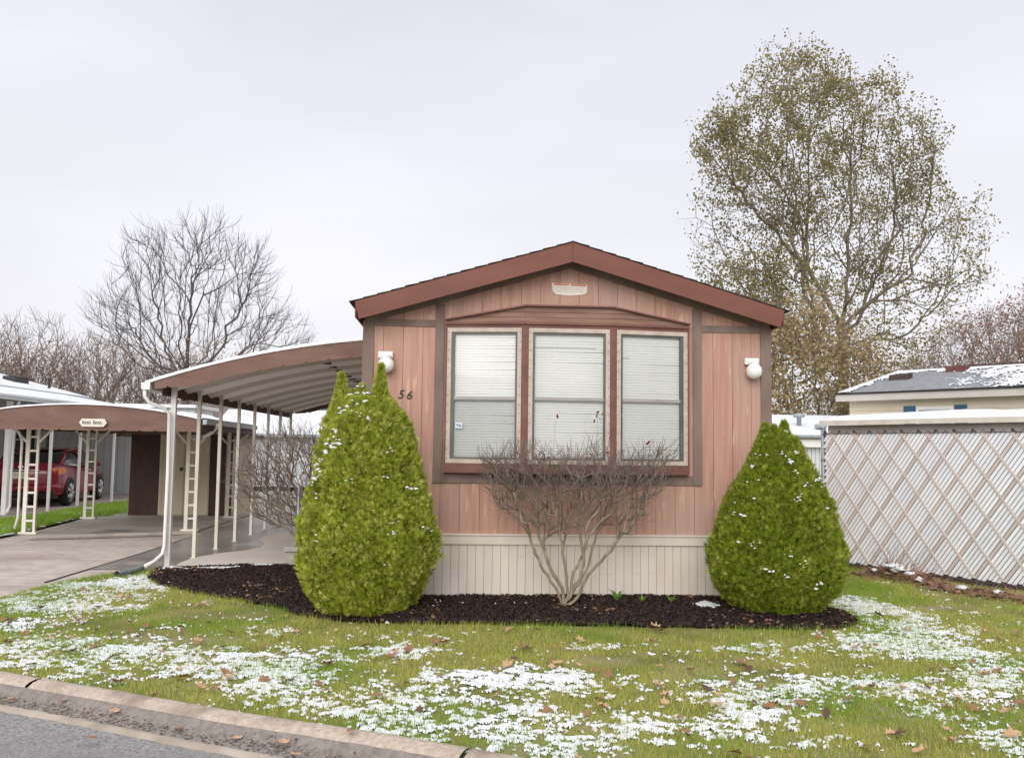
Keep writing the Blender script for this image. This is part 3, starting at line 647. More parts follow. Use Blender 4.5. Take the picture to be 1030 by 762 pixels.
for i in range(3):
    L, T = facet(i)
    u0, u1 = (0.022, L - .038) if i == 0 else ((0.036, L - .036) if i == 1 else (.038, L - .022))
    z0, z1, zr = 1.412, 2.798, 2.075
    w = MB(); fw = .042
    for (a, b, c, d) in ((u0, u0 + fw, z0, z1), (u1 - fw, u1, z0, z1), (u0 + fw, u1 - fw, z0, z0 + fw), (u0 + fw, u1 - fw, z1 - fw, z1)):
        w.box(a, b, -.02, .007, c, d, T)
    win = obj('window', w, 'flange', home)
    zz = z0 + .05
    while zz < z1 - .03:
        for u in (u0 + .012, u1 - .012): sc = MB(); sc.box(u - .004, u + .004, .007, .0095, zz - .004, zz + .004, T); obj('screw', sc, 'gap', win)
        zz += .092
    fr = MB(); g0, g1 = u0 + fw, u1 - fw; h0, h1 = z0 + fw, z1 - fw; t = .022
    lf = .034 if i == 0 else .022; rt = .034 if i == 2 else .020
    fr.box(g0, g0 + lf, -.06, -.004, h0, h1, T); fr.box(g1 - rt, g1, -.06, -.004, h0, h1, T)
    fr.box(g0 + lf, g1 - rt, -.06, -.006, h0, h0 + t, T); fr.box(g0 + lf, g1 - rt, -.06, -.006, h1 - t, h1, T)
    obj('window_frame', fr, 'bronze', win)
    ra = MB(); ra.box(g0 + lf, g1 - rt, -.03, .001, zr - .014, zr + .014, T); ra.box(g0 + lf, g1 - rt, -.022, -.002, zr - .022, zr - .0145, T)
    obj('meeting_rail', ra, 'rail', win, bevel=.003)
    p0, p1 = g0 + lf, g1 - rt
    gl = MB(); gl.add([T(p0, -.016, zr + .014), T(p1, -.016, zr + .014), T(p1, -.016, h1 - t), T(p0, -.016, h1 - t)], [(0, 1, 2, 3)]); obj('upper_pane', gl, 'glass', win)
    gl = MB(); gl.add([T(p0, -.026, h0 + t), T(p1, -.026, h0 + t), T(p1, -.026, zr - .014), T(p0, -.026, zr - .014)], [(0, 1, 2, 3)]); obj('lower_pane', gl, 'glass', win)
    if True:
        gl = MB(); gl.add([T(p0, -.010, h0 + t), T(p1, -.010, h0 + t), T(p1, -.010, zr - .022), T(p0, -.010, zr - .022)], [(0, 1, 2, 3)]); obj('insect_screen', gl, 'screen' if i == 0 else 'screenlight', win)
    bl = MB(); zz = h0 + .004; rr = random.Random(i)
    while zz < h1 - .012:
        sag = rr.uniform(-.0030, .0030)
        A_ = [[T(u, n_, zz + z_ + (sag if u > g0 + .1 else 0)) for u in (g0 + .003, g1 - .003)] for n_, z_ in ((-.0425, -.001), (-.037, .004), (-.037, .012), (-.042, .0275))]
        bl.grid(A_)
        zz += .0275
    obj('blind', bl, 'blind', win)
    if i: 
        bl = MB(); bl.box(g0 + .03, g0 + (.11 if i == 2 else L - .25), -.0325, -.0315, 2.51 if i == 2 else 2.60, 2.514 if i == 2 else 2.605, T); obj('painted_shadow_line', bl, 'blind_shade', win)  # thin grey strip painted across the blind as a shadow line
    bk = MB(); bk.box(g0, g1, -.070, -.064, h0, h1, T); obj('window_back', bk, 'black', win)
    if i == 0:
        st = MB(); st.box(p0 + .018, p0 + .092, -.0095, -.0085, 1.765, 1.825, T); so = obj('security_sticker', st, 'sticker', win)
        st = MB()
        for c in (.042, .068): st.lathe([(.010, 0), (.010, .001)], (0, 0, 0), 12)
        pts = []
        vs = []
        for k, (uc, zc) in enumerate(((.042, 1.799), (.068, 1.791))):
            o_ = len(vs); vs += [T(p0 + uc + .011 * math.cos(a * PI / 6), -.0078, zc + .013 * math.sin(a * PI / 6)) for a in range(12)]
        st = MB(); st.add(vs, [tuple(range(12)), tuple(range(12, 24))]); obj('sticker_print', st, 'stickerdark', so)
# wall lamps
for x in (-1.905, 1.925):
    mb = MB(); mb.box(x - .075, x + .075, -.075, -.0148, 2.475, 2.545)
    la = obj('wall_lamp', mb, 'white', home, bevel=.008)
    mb = MB(); mb.lathe([(.045, .0), (.052, -.02), (.075, -.045), (.082, -.085), (.075, -.125), (.05, -.155), (.015, -.168)], (x + .01, -.10, 2.49), 20)
    obj('lamp_globe', mb, 'globe', la, smooth=True)
    mb = MB(); mb.lathe([(.052, 0), (.052, .022)], (x + .01, -.10, 2.478), 20); obj('lamp_collar', mb, 'white', la)
# house number and manufacturer's plate
def text(s, size, loc, mat, parent, name, shear=0.0, depth=.004, rot=(PI / 2, 0, 0), sx=1):
    cu = bpy.data.curves.new(name, 'FONT'); cu.body = s; cu.size = size; cu.shear = shear; cu.extrude = depth / 2
    cu.align_x = 'CENTER'; cu.align_y = 'CENTER'; cu.resolution_u = 3
    tmp = bpy.data.objects.new('tmp', cu); scene.collection.objects.link(tmp)
    dg = bpy.context.evaluated_depsgraph_get(); me = bpy.data.meshes.new_from_object(tmp.evaluated_get(dg))
    bpy.data.objects.remove(tmp)
    from mathutils import Matrix, Euler
    me.transform(Matrix.Translation(Vector(loc) - WL[parent.name]) @ Euler(rot).to_matrix().to_4x4() @ Matrix.Diagonal((sx, 1, 1, 1)))
    me.materials.clear()
    return link(name, me, mat, parent)
text('5', .125, (-1.745, -.022, 2.105), 'black', home, 'house_number', .25)
text('6', .125, (-1.660, -.022, 2.098), 'black', home, 'house_number', .25)
mb = MB(); mb.prism([(-.195, -.022, 3.305), (.185, -.022, 3.29), (.180, -.022, 3.205), (.16, -.022, 3.20), (.16, -.022, 3.188), (0, -.022, 3.172), (-.155, -.022, 3.183), (-.16, -.022, 3.20), (-.178, -.022, 3.21)], (0, .006, 0))
pl = obj('warning_placard', mb, 'label', home)
mb = MB(); mb.prism([(-.165, -.0235, 3.300), (-.01, -.0235, 3.2935), (-.01, -.0235, 3.278), (-.165, -.0235, 3.282)], (0, .001, 0)); mb.prism([(.008, -.0235, 3.2935), (.165, -.0235, 3.288), (.175, -.0235, 3.272), (.008, -.0235, 3.277)], (0, .001, 0))
obj('red_band', mb, 'labelred', pl)
mb = MB(); rr = random.Random(2)
for r in range(3):
    x = -.145
    while x < .14:
        w = rr.uniform(.008, .03); mb.box(x, x + w, -.0235, -.0225, 3.252 - r * .02, 3.258 - r * .02); x += w + .008
obj('faded_print', mb, 'labelgrey', pl)

# ================================================================== AWNING OVER THE WALKWAY
AX0, AX1, AY0, AY1 = -5.01, -2.16, 2.06, 10.55
aw = thing('carport_awning', (-4.78, 2.37, 0), 'long arched brown and white awning on thin posts attached to the mobile home', 'awning')
def az(x): u = x - AX0; return 2.315 + .345 * u - .047 * u * u
xs = [AX0 + (AX1 - AX0) * i / 24 for i in range(25)]
mb = MB(); th = .015
mb.grid([[(x, y, az(x)) for x in xs] for y in (AY0, AY1)]); mb.grid([[(x, y, az(x) - th) for x in reversed(xs)] for y in (AY0, AY1)])
obj('canopy', mb, 'awnpan2', aw, smooth=True)
yy = AY0 + .16; k = 0
while yy < AY1 - .1:
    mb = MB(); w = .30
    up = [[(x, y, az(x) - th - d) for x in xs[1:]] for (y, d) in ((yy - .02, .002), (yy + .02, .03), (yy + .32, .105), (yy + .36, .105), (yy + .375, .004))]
    mb.grid(up); r = obj('roof_pan', mb, 'awnpan2' if k % 2 else 'awnpan', aw, smooth=False); yy += .56; k += 1  # alternate pans in darker cream standing for shaded recesses; fronts sloped for bounce light
for yy_ in [AY0 + .50 + .56 * i for i in range(15)]:
    for xc in (-3.02, -2.45): mb = MB(); mb.box(xc, xc + .10, yy_ - .03, yy_ + .05, az(xc) - .125, az(xc) - .035); obj('pan_clip', mb, 'darkbr', aw)
for y, nm in ((AY0, 'front_valance'), (AY1, 'rear_valance')):
    mb = MB(); rr = random.Random(1); top = []; bot = []
    N = 140
    for i in range(N + 1):
        x = AX0 + .08 + (AX1 - AX0 - .08) * i / N
        sc = 0.0
        ph = (x * 3.55) % 1.0
        if ph < .14: sc = .03 * (1 - abs(ph / .07 - 1))
        h = .075 + .125 * min(1, (x - AX0) / .55)
        top.append((x, y, az(x) + .02)); bot.append((x, y - (.004 if y == AY0 else 0), az(x) - h - .0 + sc))
    mb.grid([bot, top]); mb.grid([[(p[0], p[1] + .012, p[2]) for p in top], [(p[0], p[1] + .012, p[2]) for p in bot]]); mb.grid([top, [(p[0], p[1] + .012, p[2]) for p in top]])
    obj(nm, mb, 'awnbrown', aw)
mb = MB(); mb.box(AX0 + .16, AX0 + .175, AY0 + .02, AY1, az(AX0 + .17) - .20, az(AX0 + .17) - .02); obj('side_valance', mb, 'darkbr', aw)
mb = MB(); mb.prism([(AX0 - .075, AY0 - .02, 2.235), (AX0 - .085, AY0 - .02, 2.325), (AX0 + .03, AY0 - .02, 2.335), (AX0 + .03, AY0 - .02, 2.235)], (0, AY1 - AY0 + .04, 0)); obj('gutter', mb, 'white', aw, bevel=.008)
mb = MB(); rr = random.Random(8); rows = []
for j in range(60):
    y = AY0 - .015 + (AY1 - AY0) * (j / 59) ** 1.5
    rows.append([(AX0 - .04 + (AX1 - AX0 + .03) * i / 70, y + (rr.uniform(-.004, .004) if j == 0 else 0), az(AX0 - .04 + (AX1 - AX0 + .03) * i / 70) + .018 + (.006 if j == 0 else (.028 + rr.uniform(-.004, .005)))) for i in range(71)])
mb.grid(rows); mb.grid([rows[0], [(p[0], p[1], p[2] - .02) for p in rows[0]]][::-1]); obj('snow_layer', mb, 'snow', aw, smooth=True)
for i in range(8):
    y = 2.372 + 1.1246 * i; w = .032 if i == 0 else .024
    mb = MB(); xx = -4.782
    mb.box(xx - w, xx + w, y - w, y + w, 0.0, az(xx) - .05 - (0 if i == 0 else .03)); mb.box(xx - w - .02, xx + w + .02, y - w - .02, y + w + .02, 0.003, 0.012)
    obj('post', mb, 'white' if i == 0 else 'offwhite', aw, bevel=.004)
mb = MB()
mb.tube([(-5.055, 2.08, 2.24), (-5.055, 2.09, 2.16), (-5.01, 2.12, 2.08), (-4.86, 2.2, 2.02), (-4.80, 2.26, 1.95), (-4.795, 2.285, 1.2), (-4.80, 2.285, .30), (-4.81, 2.25, .2), (-4.87, 2.12, .12), (-4.94, 1.97, .075)], .025, 8)
ds = obj('downspout', mb, 'white', aw, smooth=True)
mb = MB(); pts = [(-4.955, 1.98, .075), (-4.98, 1.85, .06), (-5.03, 1.65, .055), (-5.08, 1.50, .055)]
mb.tube(pts, [.034, .033, .036, .038], 10, caps=False); obj('drain_hose', mb, 'green_pipe', ds, smooth=True)

# ================================================================== SHED AND CARPORT OF THE NEXT PLOT
SX0, SX1, SY = -8.27, -6.12, 10.72
shed = thing('storage_shed', (-7.2, SY, 0), 'small dark brown shed with cream double doors standing behind the low carport', 'shed')
mb = MB(); mb.box(SX0, SX1, SY + .02, SY + 1.9, 0, 1.78); mb.prism([(SX0, SY + .02, 1.78), (SX1, SY + .02, 1.78), ((SX0 + SX1) / 2, SY + .02, 2.16)], (0, 1.85, 0)); obj('wall', mb, 'cream', shed)
mb = MB(); mb.box(SX0 - .01, -7.66, SY - .01, SY + .018, .02, 1.78); obj('door_panel', mb, 'darkbr', shed)
mb = MB(); mb.box(-6.58, SX1 - .13, SY - .01, SY + .018, .02, 1.78); obj('door_panel', mb, 'darkbr', shed)
mb = MB(); mb.box(SX1 - .06, SX1 + .02, SY - .012, SY + .017, .02, 1.78); obj('corner_board', mb, 'darkbr', shed)
for (a, b) in ((-7.655, -7.122), (-7.116, -6.585)):
    mb = MB(); mb.box(a, b, SY - .02, SY + .0175, .05, 1.80)
    dr = obj('door', mb, 'cream', shed, bevel=.004)
    mb = MB()
    mb.box(a + .02, b - .02, SY - .030, SY - .0205, .93, .97)
    for u in (a + .02, b - .07): mb.box(u, u + .05, SY - .030, SY - .0205, .08, .9295); mb.box(u, u + .05, SY - .030, SY - .0205, .9705, 1.76)
    obj('door_batten', mb, 'cream', dr)
    mb = MB(); h = b - .09 if a < -7.2 else a + .03; mb.box(h, h + .06, SY - .05, SY - .0305, 1.0, 1.07); obj('handle', mb, 'black', dr)
mb = MB(); c = (SX0 + SX1) / 2
for s in (-1, 1):
    e = c + s * 1.32
    mb.prism([(c, SY - .25, 2.16), (e, SY - .25, 1.72), (e, SY - .25, 1.80), (c, SY - .25, 2.24)], (0, 2.3, 0))
rf = obj('roof', mb, 'darkbr', shed)
mb = MB()
for s in (-1, 1):
    e = c + s * 1.31
    mb.prism([(c, SY - .2, 2.242), (e, SY - .2, 1.804), (e, SY - .2, 1.845), (c, SY - .2, 2.283)], (0, 2.2, 0))
obj('roof_snow', mb, 'snow', rf)

ncp = thing('low_carport', (-7.2, 6.4, 0), 'low freestanding carport with brown arched valance, lattice posts and a small name plate', 'carport')
FL, FR, RL, RR = (-9.15, 5.55), (-5.42, 5.85), (-9.25, 10.35), (-5.62, 10.45)
def nz_(u): return 1.965 + .215 * (1 - (2 * u - 1) ** 2)
def npt(u, v, dz=0):
    x = (FL[0] * (1 - u) + FR[0] * u) * (1 - v) + (RL[0] * (1 - u) + RR[0] * u) * v
    y = (FL[1] * (1 - u) + FR[1] * u) * (1 - v) + (RL[1] * (1 - u) + RR[1] * u) * v
    return (x, y, nz_(u) + dz)
us = [i / 30 for i in range(31)]
mb = MB(); mb.grid([[npt(u, v) for u in us] for v in (0, 1)]); mb.grid([[npt(u, v, -.02) for u in us[::-1]] for v in (0, 1)]); obj('canopy', mb, 'awnpan2', ncp, smooth=True)
rr = random.Random(4)
mb = MB(); rows = [[npt(u, -.006 + 1.012 * v, .012 if v in (0, 1) else .045 + rr.uniform(-.004, .004)) for u in us] for v in (0, .02, .1, .3, .5, .7, .9, .98, 1)]; mb.grid(rows); obj('snow_layer', mb, 'snow', ncp, smooth=True)
for v, nm in ((0, 'front_valance'), (1, 'rear_valance')):
    mb = MB(); bot = []; mid = []; top = []
    for i in range(181):
        u = i / 180; p = npt(u, v); ph = (i % 12) / 12; z = 1.775 + (.022 * (1 - abs(ph / .12 - 1)) if ph < .24 else 0)
        bot.append((p[0], p[1] - .012, z)); mid.append((p[0], p[1] - .004, 1.87)); top.append((p[0], p[1], p[2] + .012))
    for A, B in ((bot, mid), (mid, top)): mb.grid([A, B]); mb.grid([[(q[0], q[1] + .014, q[2]) for q in B], [(q[0], q[1] + .014, q[2]) for q in A]])
    obj(nm, mb, 'awnbrown', ncp)
for e in (0, 1):
    mb = MB(); a, b = npt(e, 0.003), npt(e, 1)
    mb.prism([(a[0], a[1] + .016, 1.80), (a[0], a[1] + .016, 1.955), (a[0] + .02, a[1] + .016, 1.955), (a[0] + .02, a[1] + .016, 1.80)], (b[0] - a[0], b[1] - a[1], 0)); obj('side_fascia', mb, 'darkbr', ncp)
a, b = npt(1, 0), npt(1, 1)
mb = MB(); mb.prism([(a[0] + .022, a[1], 1.90), (a[0] + .022, a[1], 1.985), (a[0] + .095, a[1], 1.985), (a[0] + .085, a[1], 1.90)], (b[0] - a[0], b[1] - a[1], 0)); obj('gutter', mb, 'steel', ncp)
mb = MB(); mb.tube([(a[0] + .06, a[1] + .7, 1.92), (a[0] + .06, a[1] + .72, 1.86), (a[0] - .05, a[1] + .85, 1.78), (a[0] - .22, a[1] + .95, 1.70)], .03, 8); obj('downspout', mb, 'white', ncp, smooth=True)
def lattice_post(x, y, zt, w=.22):
    zb = .035
    mb = MB(); mb.box(x - w / 2, x - w / 2 + .065, y - .02, y + .02, zb, zt); mb.box(x + w / 2 - .042, x + w / 2, y - .02, y + .02, zb, zt)
    p = obj('lattice_post', mb, 'offwhite', ncp, bevel=.003)
    z = zb + .20
    while z < zt - .1: mb = MB(); mb.box(x - w / 2 + .0655, x + w / 2 - .0425, y - .012, y + .012, z, z + .035); obj('rung', mb, 'offwhite', p); z += .235
    mb = MB(); mb.box(x - w / 2 - .04, x + w / 2 + .04, y - .06, y + .06, zb, zb + .03); obj('foot_plate', mb, 'offwhite', p)
    for s in (-1, 1): mb = MB(); mb.tube([(x + s * (w / 2 - .02), y, zt - .30), (x + s * (w / 2 + .24), y, zt - .02)], .024, 4); obj('brace', mb, 'offwhite', p)
for (x, y) in ((-8.38, 6.43), (-8.70, 9.68), (-5.93, 7.2), (-5.98, 10.23)): lattice_post(x, y, 1.86)
mb = MB(); mb.tube([(-8.95, 5.9, 1.86), (-8.75, 6.2, 1.85), (-8.60, 6.38, 1.74), (-8.56, 6.42, 1.6), (-8.56, 6.42, .3), (-8.58, 6.36, .12)], .022, 8); obj('downspout', mb, 'offwhite', ncp, smooth=True)
def hexplate(cx, y, cz, w, h): return [(cx - w / 2 + .05, y, cz - h / 2), (cx + w / 2 - .05, y, cz - h / 2), (cx + w / 2, y, cz), (cx + w / 2 - .04, y, cz + h / 2), (cx - w / 2 + .04, y, cz + h / 2), (cx - w / 2, y, cz)]
cx, cz = -7.10, 1.90; py = 5.55 + .3 * (cx + 9.15) / 3.73 - .05
mb = MB(); mb.prism([(p[0], p[1], p[2]) for p in hexplate(cx, py, cz, .44, .13)], (0, .015, 0)); npl = obj('name_plate', mb, 'label', ncp)
rr = random.Random(12); x = cx - .165; worn = M('dark_worn_paint', (0.10, 0.07, 0.07), None)       # worn lettering, no longer legible
for k in range(9):
    if k == 4: x += .03; continue
    h = .045 if k not in (0, 5) else .06
    pts = [(x, py - .004, cz - .022), (x + .004, py - .004, cz - .022 + h), (x + .016, py - .004, cz - .026 + h * .9), (x + .018, py - .004, cz - .004), (x + .024, py - .004, cz - .024)]
    mb = MB(); mb.tube([(p[0] + rr.uniform(-.004, .004), p[1], p[2] + rr.uniform(-.006, .006)) for p in pts], .0045, 4); x += .036; obj('worn_letter', mb, worn, npl)

# ================================================================== LEFT NEIGHBOUR: HOME, CAR PORT, CAR
nh = thing('white_home', (-14, 13, 0), 'long white home with snow covered roof beyond the red car', 'house')
mb = MB(); mb.box(-22, -13.92, 4, 20.8, 0, 2.95); obj('core_wall', mb, 'wallwhite', nh)
mb = MB(); y = 4.0
while y < 20.7: mb.box(-13.918, -13.90, y + .006, y + .294, 0.1, 2.93); y += .3
obj('wall', mb, 'wallwhite', nh)
mb = MB(); mb.prism([(-22.5, 3.6, 2.95), (-13.5, 3.6, 2.95), (-13.5, 3.6, 3.03), (-18, 3.6, 4.15), (-22.5, 3.6, 3.03)], (0, 17.5, 0)); rf = obj('roof', mb, 'wallwhite', nh)
mb = MB(); mb.prism([(-18, 3.55, 4.16), (-13.45, 3.55, 3.035), (-13.45, 3.55, 3.10), (-18, 3.55, 4.24)], (0, 17.6, 0)); obj('roof_snow', mb, 'snow', rf)
mb = MB(); mb.prism([(-13.44, 3.55, 3.0), (-13.36, 3.55, 3.0), (-13.36, 3.55, 3.07), (-13.44, 3.55, 3.07)], (0, 17.6, 0)); obj('gutter', mb, 'steel', nh)
mb = MB(); mb.box(-14.9, -14.55, 18.4, 19.3, 3.3, 3.56); obj('roof_vent', mb, 'black', rf)
mb = MB(); mb.tube([(-14.2, 19.9, 3.2), (-14.2, 19.9, 3.62)], .04, 8); obj('vent_pipe', mb, 'black', rf)
for (a, b) in ((11.2, 12.6), (17.2, 18.0)):
    mb = MB(); mb.box(-13.899, -13.875, a, b, 1.1, 2.2); w = obj('window', mb, 'white', nh)
    mb = MB(); mb.box(-13.874, -13.868, a + .07, b - .07, 1.17, 1.63); mb.box(-13.874, -13.868, a + .07, b - .07, 1.67, 2.13); obj('pane', mb, 'darkglass', w)
    for e_ in (a - .42, b + .02): mb = MB(); mb.box(-13.899, -13.872, e_, e_ + .40, 1.08, 2.22); obj('shutter', mb, 'black', nh)
np_ = thing('white_carport', (-10.6, 12.5, 0), 'white carport roof on thin posts sheltering the red car', 'carport')
mb = MB(); mb.prism([(-13.35, 8.0, 2.93), (-10.45, 8.0, 2.45), (-10.45, 8.0, 2.52), (-13.35, 8.0, 3.0)], (0, 11.1, 0)); cnp = obj('roof', mb, 'wallwhite', np_)
mb = MB(); mb.prism([(-13.35, 7.98, 3.001), (-10.42, 7.98, 2.516), (-10.42, 7.98, 2.56), (-13.35, 7.98, 3.05)], (0, 11.1, 0)); obj('roof_snow', mb, 'snow', cnp)
for i, (x, y, w) in enumerate(((-10.98, 10.9, .05), (-10.58, 12.07, .028), (-10.70, 13.95, .028), (-10.60, 15.9, .028), (-10.6, 17.8, .028))):
    mb = MB(); mb.box(x - w, x + w, y - w, y + w, 0, 2.46); obj('post', mb, 'white', np_)
mb = MB(); mb.tube([(-10.5, 10.3, 2.42), (-10.7, 10.6, 2.3), (-10.82, 10.8, 2.2), (-10.82, 10.8, .2), (-10.75, 10.55, .08)], .03, 8); obj('downspout', mb, 'white', np_, smooth=True)
es = thing('white_shed', (-11.6, 19.2, 0), 'white ribbed shed closing the far end of the red car\'s carport', 'shed')
mb = MB(); mb.box(-13.8, -9.5, 19.22, 21.5, 0, 2.7); x = -13.8
while x < -9.55: mb.box(x + .008, x + .20, 19.2, 19.219, .05, 2.68); x += .208
obj('wall', mb, 'wallwhite', es)
mb = MB(); mb.box(-13.9, -9.35, 19.0, 21.7, 2.701, 2.80); rs = obj('roof', mb, 'snow', es)

def build_car(base, heading):
    car = thing('parked_car', base, 'dark red saloon car parked under the white carport, seen from behind', 'car')
    ch, sh = math.cos(heading), math.sin(heading)
    def T(x, y, z): return (base[0] + x * ch - y * sh, base[1] + x * sh + y * ch, base[2] + z)
    def loft(st, name, mat, parent, closed=True, sub=2):
        mb = MB(); rows = []
        for y, ring in st:
            full = [(-a, z) for a, z in ring] + [(a, z) for a, z in reversed(ring)]
            rows.append([T(x, y, z) for x, z in full])
        k = len(rows[0])
        mb.add([p for r in rows for p in r], [(i * k + j, i * k + (j + 1) % k, (i + 1) * k + (j + 1) % k, (i + 1) * k + j) for i in range(len(rows) - 1) for j in range(k)] + [tuple(range(k))[::-1], tuple(range((len(rows) - 1) * k, len(rows) * k))])
        o = obj(name, mb, mat, parent, smooth=True); s = o.modifiers.new('s', 'SUBSURF'); s.levels = sub; s.render_levels = sub
        return o
    def ring(w, zb, zt, tb=.90, crown=.03):   # bottom edge -> sill -> waist -> shoulder -> deck edge
        return [(w * .82, zb), (w * .97, zb + .06), (w, zb + .22), (w * .995, zb + (zt - zb) * .62), (w * .955, zt - .07), (w * tb * .93, zt), (w * .4, zt + crown)]
    body = loft([(-2.22, ring(.62, .42, .86)), (-2.17, ring(.78, .30, .99)), (-2.02, ring(.85, .24, 1.06)), (-1.55, ring(.885, .22, 1.07)), (-.8, ring(.89, .20, .99)), (0, ring(.89, .20, .96)), (.9, ring(.885, .20, .96)), (1.4, ring(.875, .22, .93)), (1.9, ring(.83, .24, .84)), (2.18, ring(.74, .26, .74)), (2.3, ring(.6, .34, .62))], 'body', 'carred', car)
    def cab(w, wt, zt): return [(w, .90), (w * .985, 1.0), ((w * .55 + wt * .45), .97 + (zt - .97) * .55), (wt, zt - .03), (wt * .80, zt), (wt * .3, zt + .01)]
    loft([(-1.72, cab(.72, .66, 1.05)), (-1.42, cab(.79, .64, 1.17)), (-.95, cab(.82, .62, 1.365)), (-.35, cab(.83, .625, 1.425)), (.25, cab(.83, .62, 1.40)), (.72, cab(.81, .62, 1.22)), (1.08, cab(.78, .66, 1.0))], 'windows', 'darkglass', car)
    loft([(-1.0, [(.56, 1.37), (.54, 1.385), (.2, 1.40)]), (-.35, [(.615, 1.42), (.59, 1.437), (.2, 1.452)]), (.28, [(.60, 1.395), (.57, 1.415), (.2, 1.43)])], 'roof_panel', 'carred', car)
    for s in (-1, 1):
        mb = MB()
        mb.tube([T(s * .72, -1.66, 1.03), T(s * .672, -1.30, 1.22), T(s * .63, -.95, 1.365)], .05, 6)
        mb.tube([T(s * .64, -.95, 1.37), T(s * .645, -.35, 1.42), T(s * .63, .3, 1.395), T(s * .70, .85, 1.15), T(s * .77, 1.12, .98)], .028, 6)
        mb.tube([T(s * .84, -.22, .97), T(s * .76, -.28, 1.2), T(s * .655, -.33, 1.41)], .03, 6)
        obj('pillar', mb, 'carred', car, smooth=True)
        mb = MB(); mb.tube([T(s * .845, -1.45, 1.03), T(s * .865, -.7, 1.0), T(s * .865, .8, .975)], .014, 6); obj('chrome_strip', mb, 'chrome', car, smooth=True)
        mb = MB(); mb.lathe([(.01, -.05), (.07, -.03), (.085, .02), (.06, .06)], (0, 0, 0), 10, 1.2, .8); mb.v = [T(s * .97 + v[0], .72 + v[1], 1.0 + v[2]) for v in mb.v]; obj('mirror', mb, 'carred', car, smooth=True)
        for yh in (-.75, .25):
            mb = MB(); mb.tube([T(s * .892, yh - .09, .86), T(s * .915, yh - .05, .862), T(s * .915, yh + .05, .86), T(s * .888, yh + .09, .856)], .016, 6); obj('door_handle', mb, 'chrome', car, smooth=True)
        mb = MB()
        for yy in (-.95, .02, .98): mb.tube([T(s * .893, yy, .36), T(s * .897, yy, .66), T(s * .875, yy, .93)], .006, 4)
        obj('door_seam', mb, 'black', car)
        mb = MB(); mb.grid([[T(s * .60, -2.205, .80), T(s * .60, -2.19, .95)], [T(s * .74, -2.16, .78), T(s * .74, -2.14, .96)], [T(s * .835, -2.02, .79), T(s * .82, -2.0, .95)], [T(s * .885, -1.74, .85), T(s * .875, -1.74, .93)]]); obj('taillight', mb, 'taillight', car, smooth=True)
        for yw in (-1.36, 1.39):
            mb = MB(); pr = [(.20, -.10), (.30, -.105), (.325, -.08), (.33, 0), (.325, .08), (.30, .105), (.20, .10)]
            mb.lathe(pr, (0, 0, 0), 28); mb.v = [T(s * .80 + v[2], yw + v[0], .33 + v[1]) for v in mb.v]
            wh = obj('wheel', mb, 'tyre', car, smooth=True)
            mb = MB(); mb.lathe([(.03, .095), (.20, .088), (.225, .102), (.232, .10)], (0, 0, 0), 28); mb.v = [T(s * (.80 + v[2] * .6), yw + v[0], .33 + v[1]) for v in mb.v]; obj('rim_back', mb, 'tyre', wh)
            mb = MB()
            for k in range(7):
                a = 2 * PI * k / 7; mb.tube([T(s * .912, yw + .03 * math.cos(a), .33 + .03 * math.sin(a)), T(s * .906, yw + .225 * math.cos(a), .33 + .225 * math.sin(a))], [.034, .030], 6)
            mb.lathe([(.212, 0), (.236, .012), (.236, .0)], (0, 0, 0), 28); mb.v[-84:] = [T(s * (.895 + v[2]), yw + v[0], .33 + v[1]) for v in mb.v[-84:]]
            obj('rim', mb, 'alloy', wh, smooth=True)
            mb = MB(); n = 22   # dark arch opening
            P = [[T(s * (.896), yw + r * math.cos(PI * k / n), .33 + r * math.sin(PI * k / n)) for k in range(n + 1)] for r in (.33, .385)]
            mb.grid(P if s > 0 else P[::-1]); obj('wheel_arch', mb, 'black', car)
    mb = MB(); mb.tube([T(-.42, -2.235, .90), T(0, -2.262, .905), T(.42, -2.235, .90)], .022, 6); obj('boot_strip', mb, 'chrome', car, smooth=True)
    mb = MB(); mb.box(-.17, .17, -2.252, -2.240, .70, .86, T); pl = obj('number_plate', mb, 'plate', car)
    mb = MB()
    for k in range(6): mb.box(-.125 + k * .044, -.10 + k * .044, -2.254, -2.2525, .755, .815, T)
    obj('plate_print', mb, 'labelgrey', pl)
    mb = MB(); mb.lathe([(.06, 0), (.06, .012)], (0, 0, 0), 18); mb.v = [T(v[0], -2.235 - v[2], .985 + v[1] * .62) for v in mb.v]; obj('emblem', mb, 'chrome', car)
    mb = MB(); mb.tube([T(-.84, -1.95, .48), T(-.70, -2.19, .48), T(0, -2.27, .48), T(.70, -2.19, .48), T(.84, -1.95, .48)], .10, 8); obj('bumper', mb, 'carred', car, smooth=True)
    mb = MB(); mb.tube([T(-.7, -2.10, .33), T(0, -2.2, .33), T(.7, -2.10, .33)], .09, 8); obj('bumper_underside', mb, 'black', car, smooth=True)
    return car
build_car((-11.98, 15.30, 0.0), R(7))

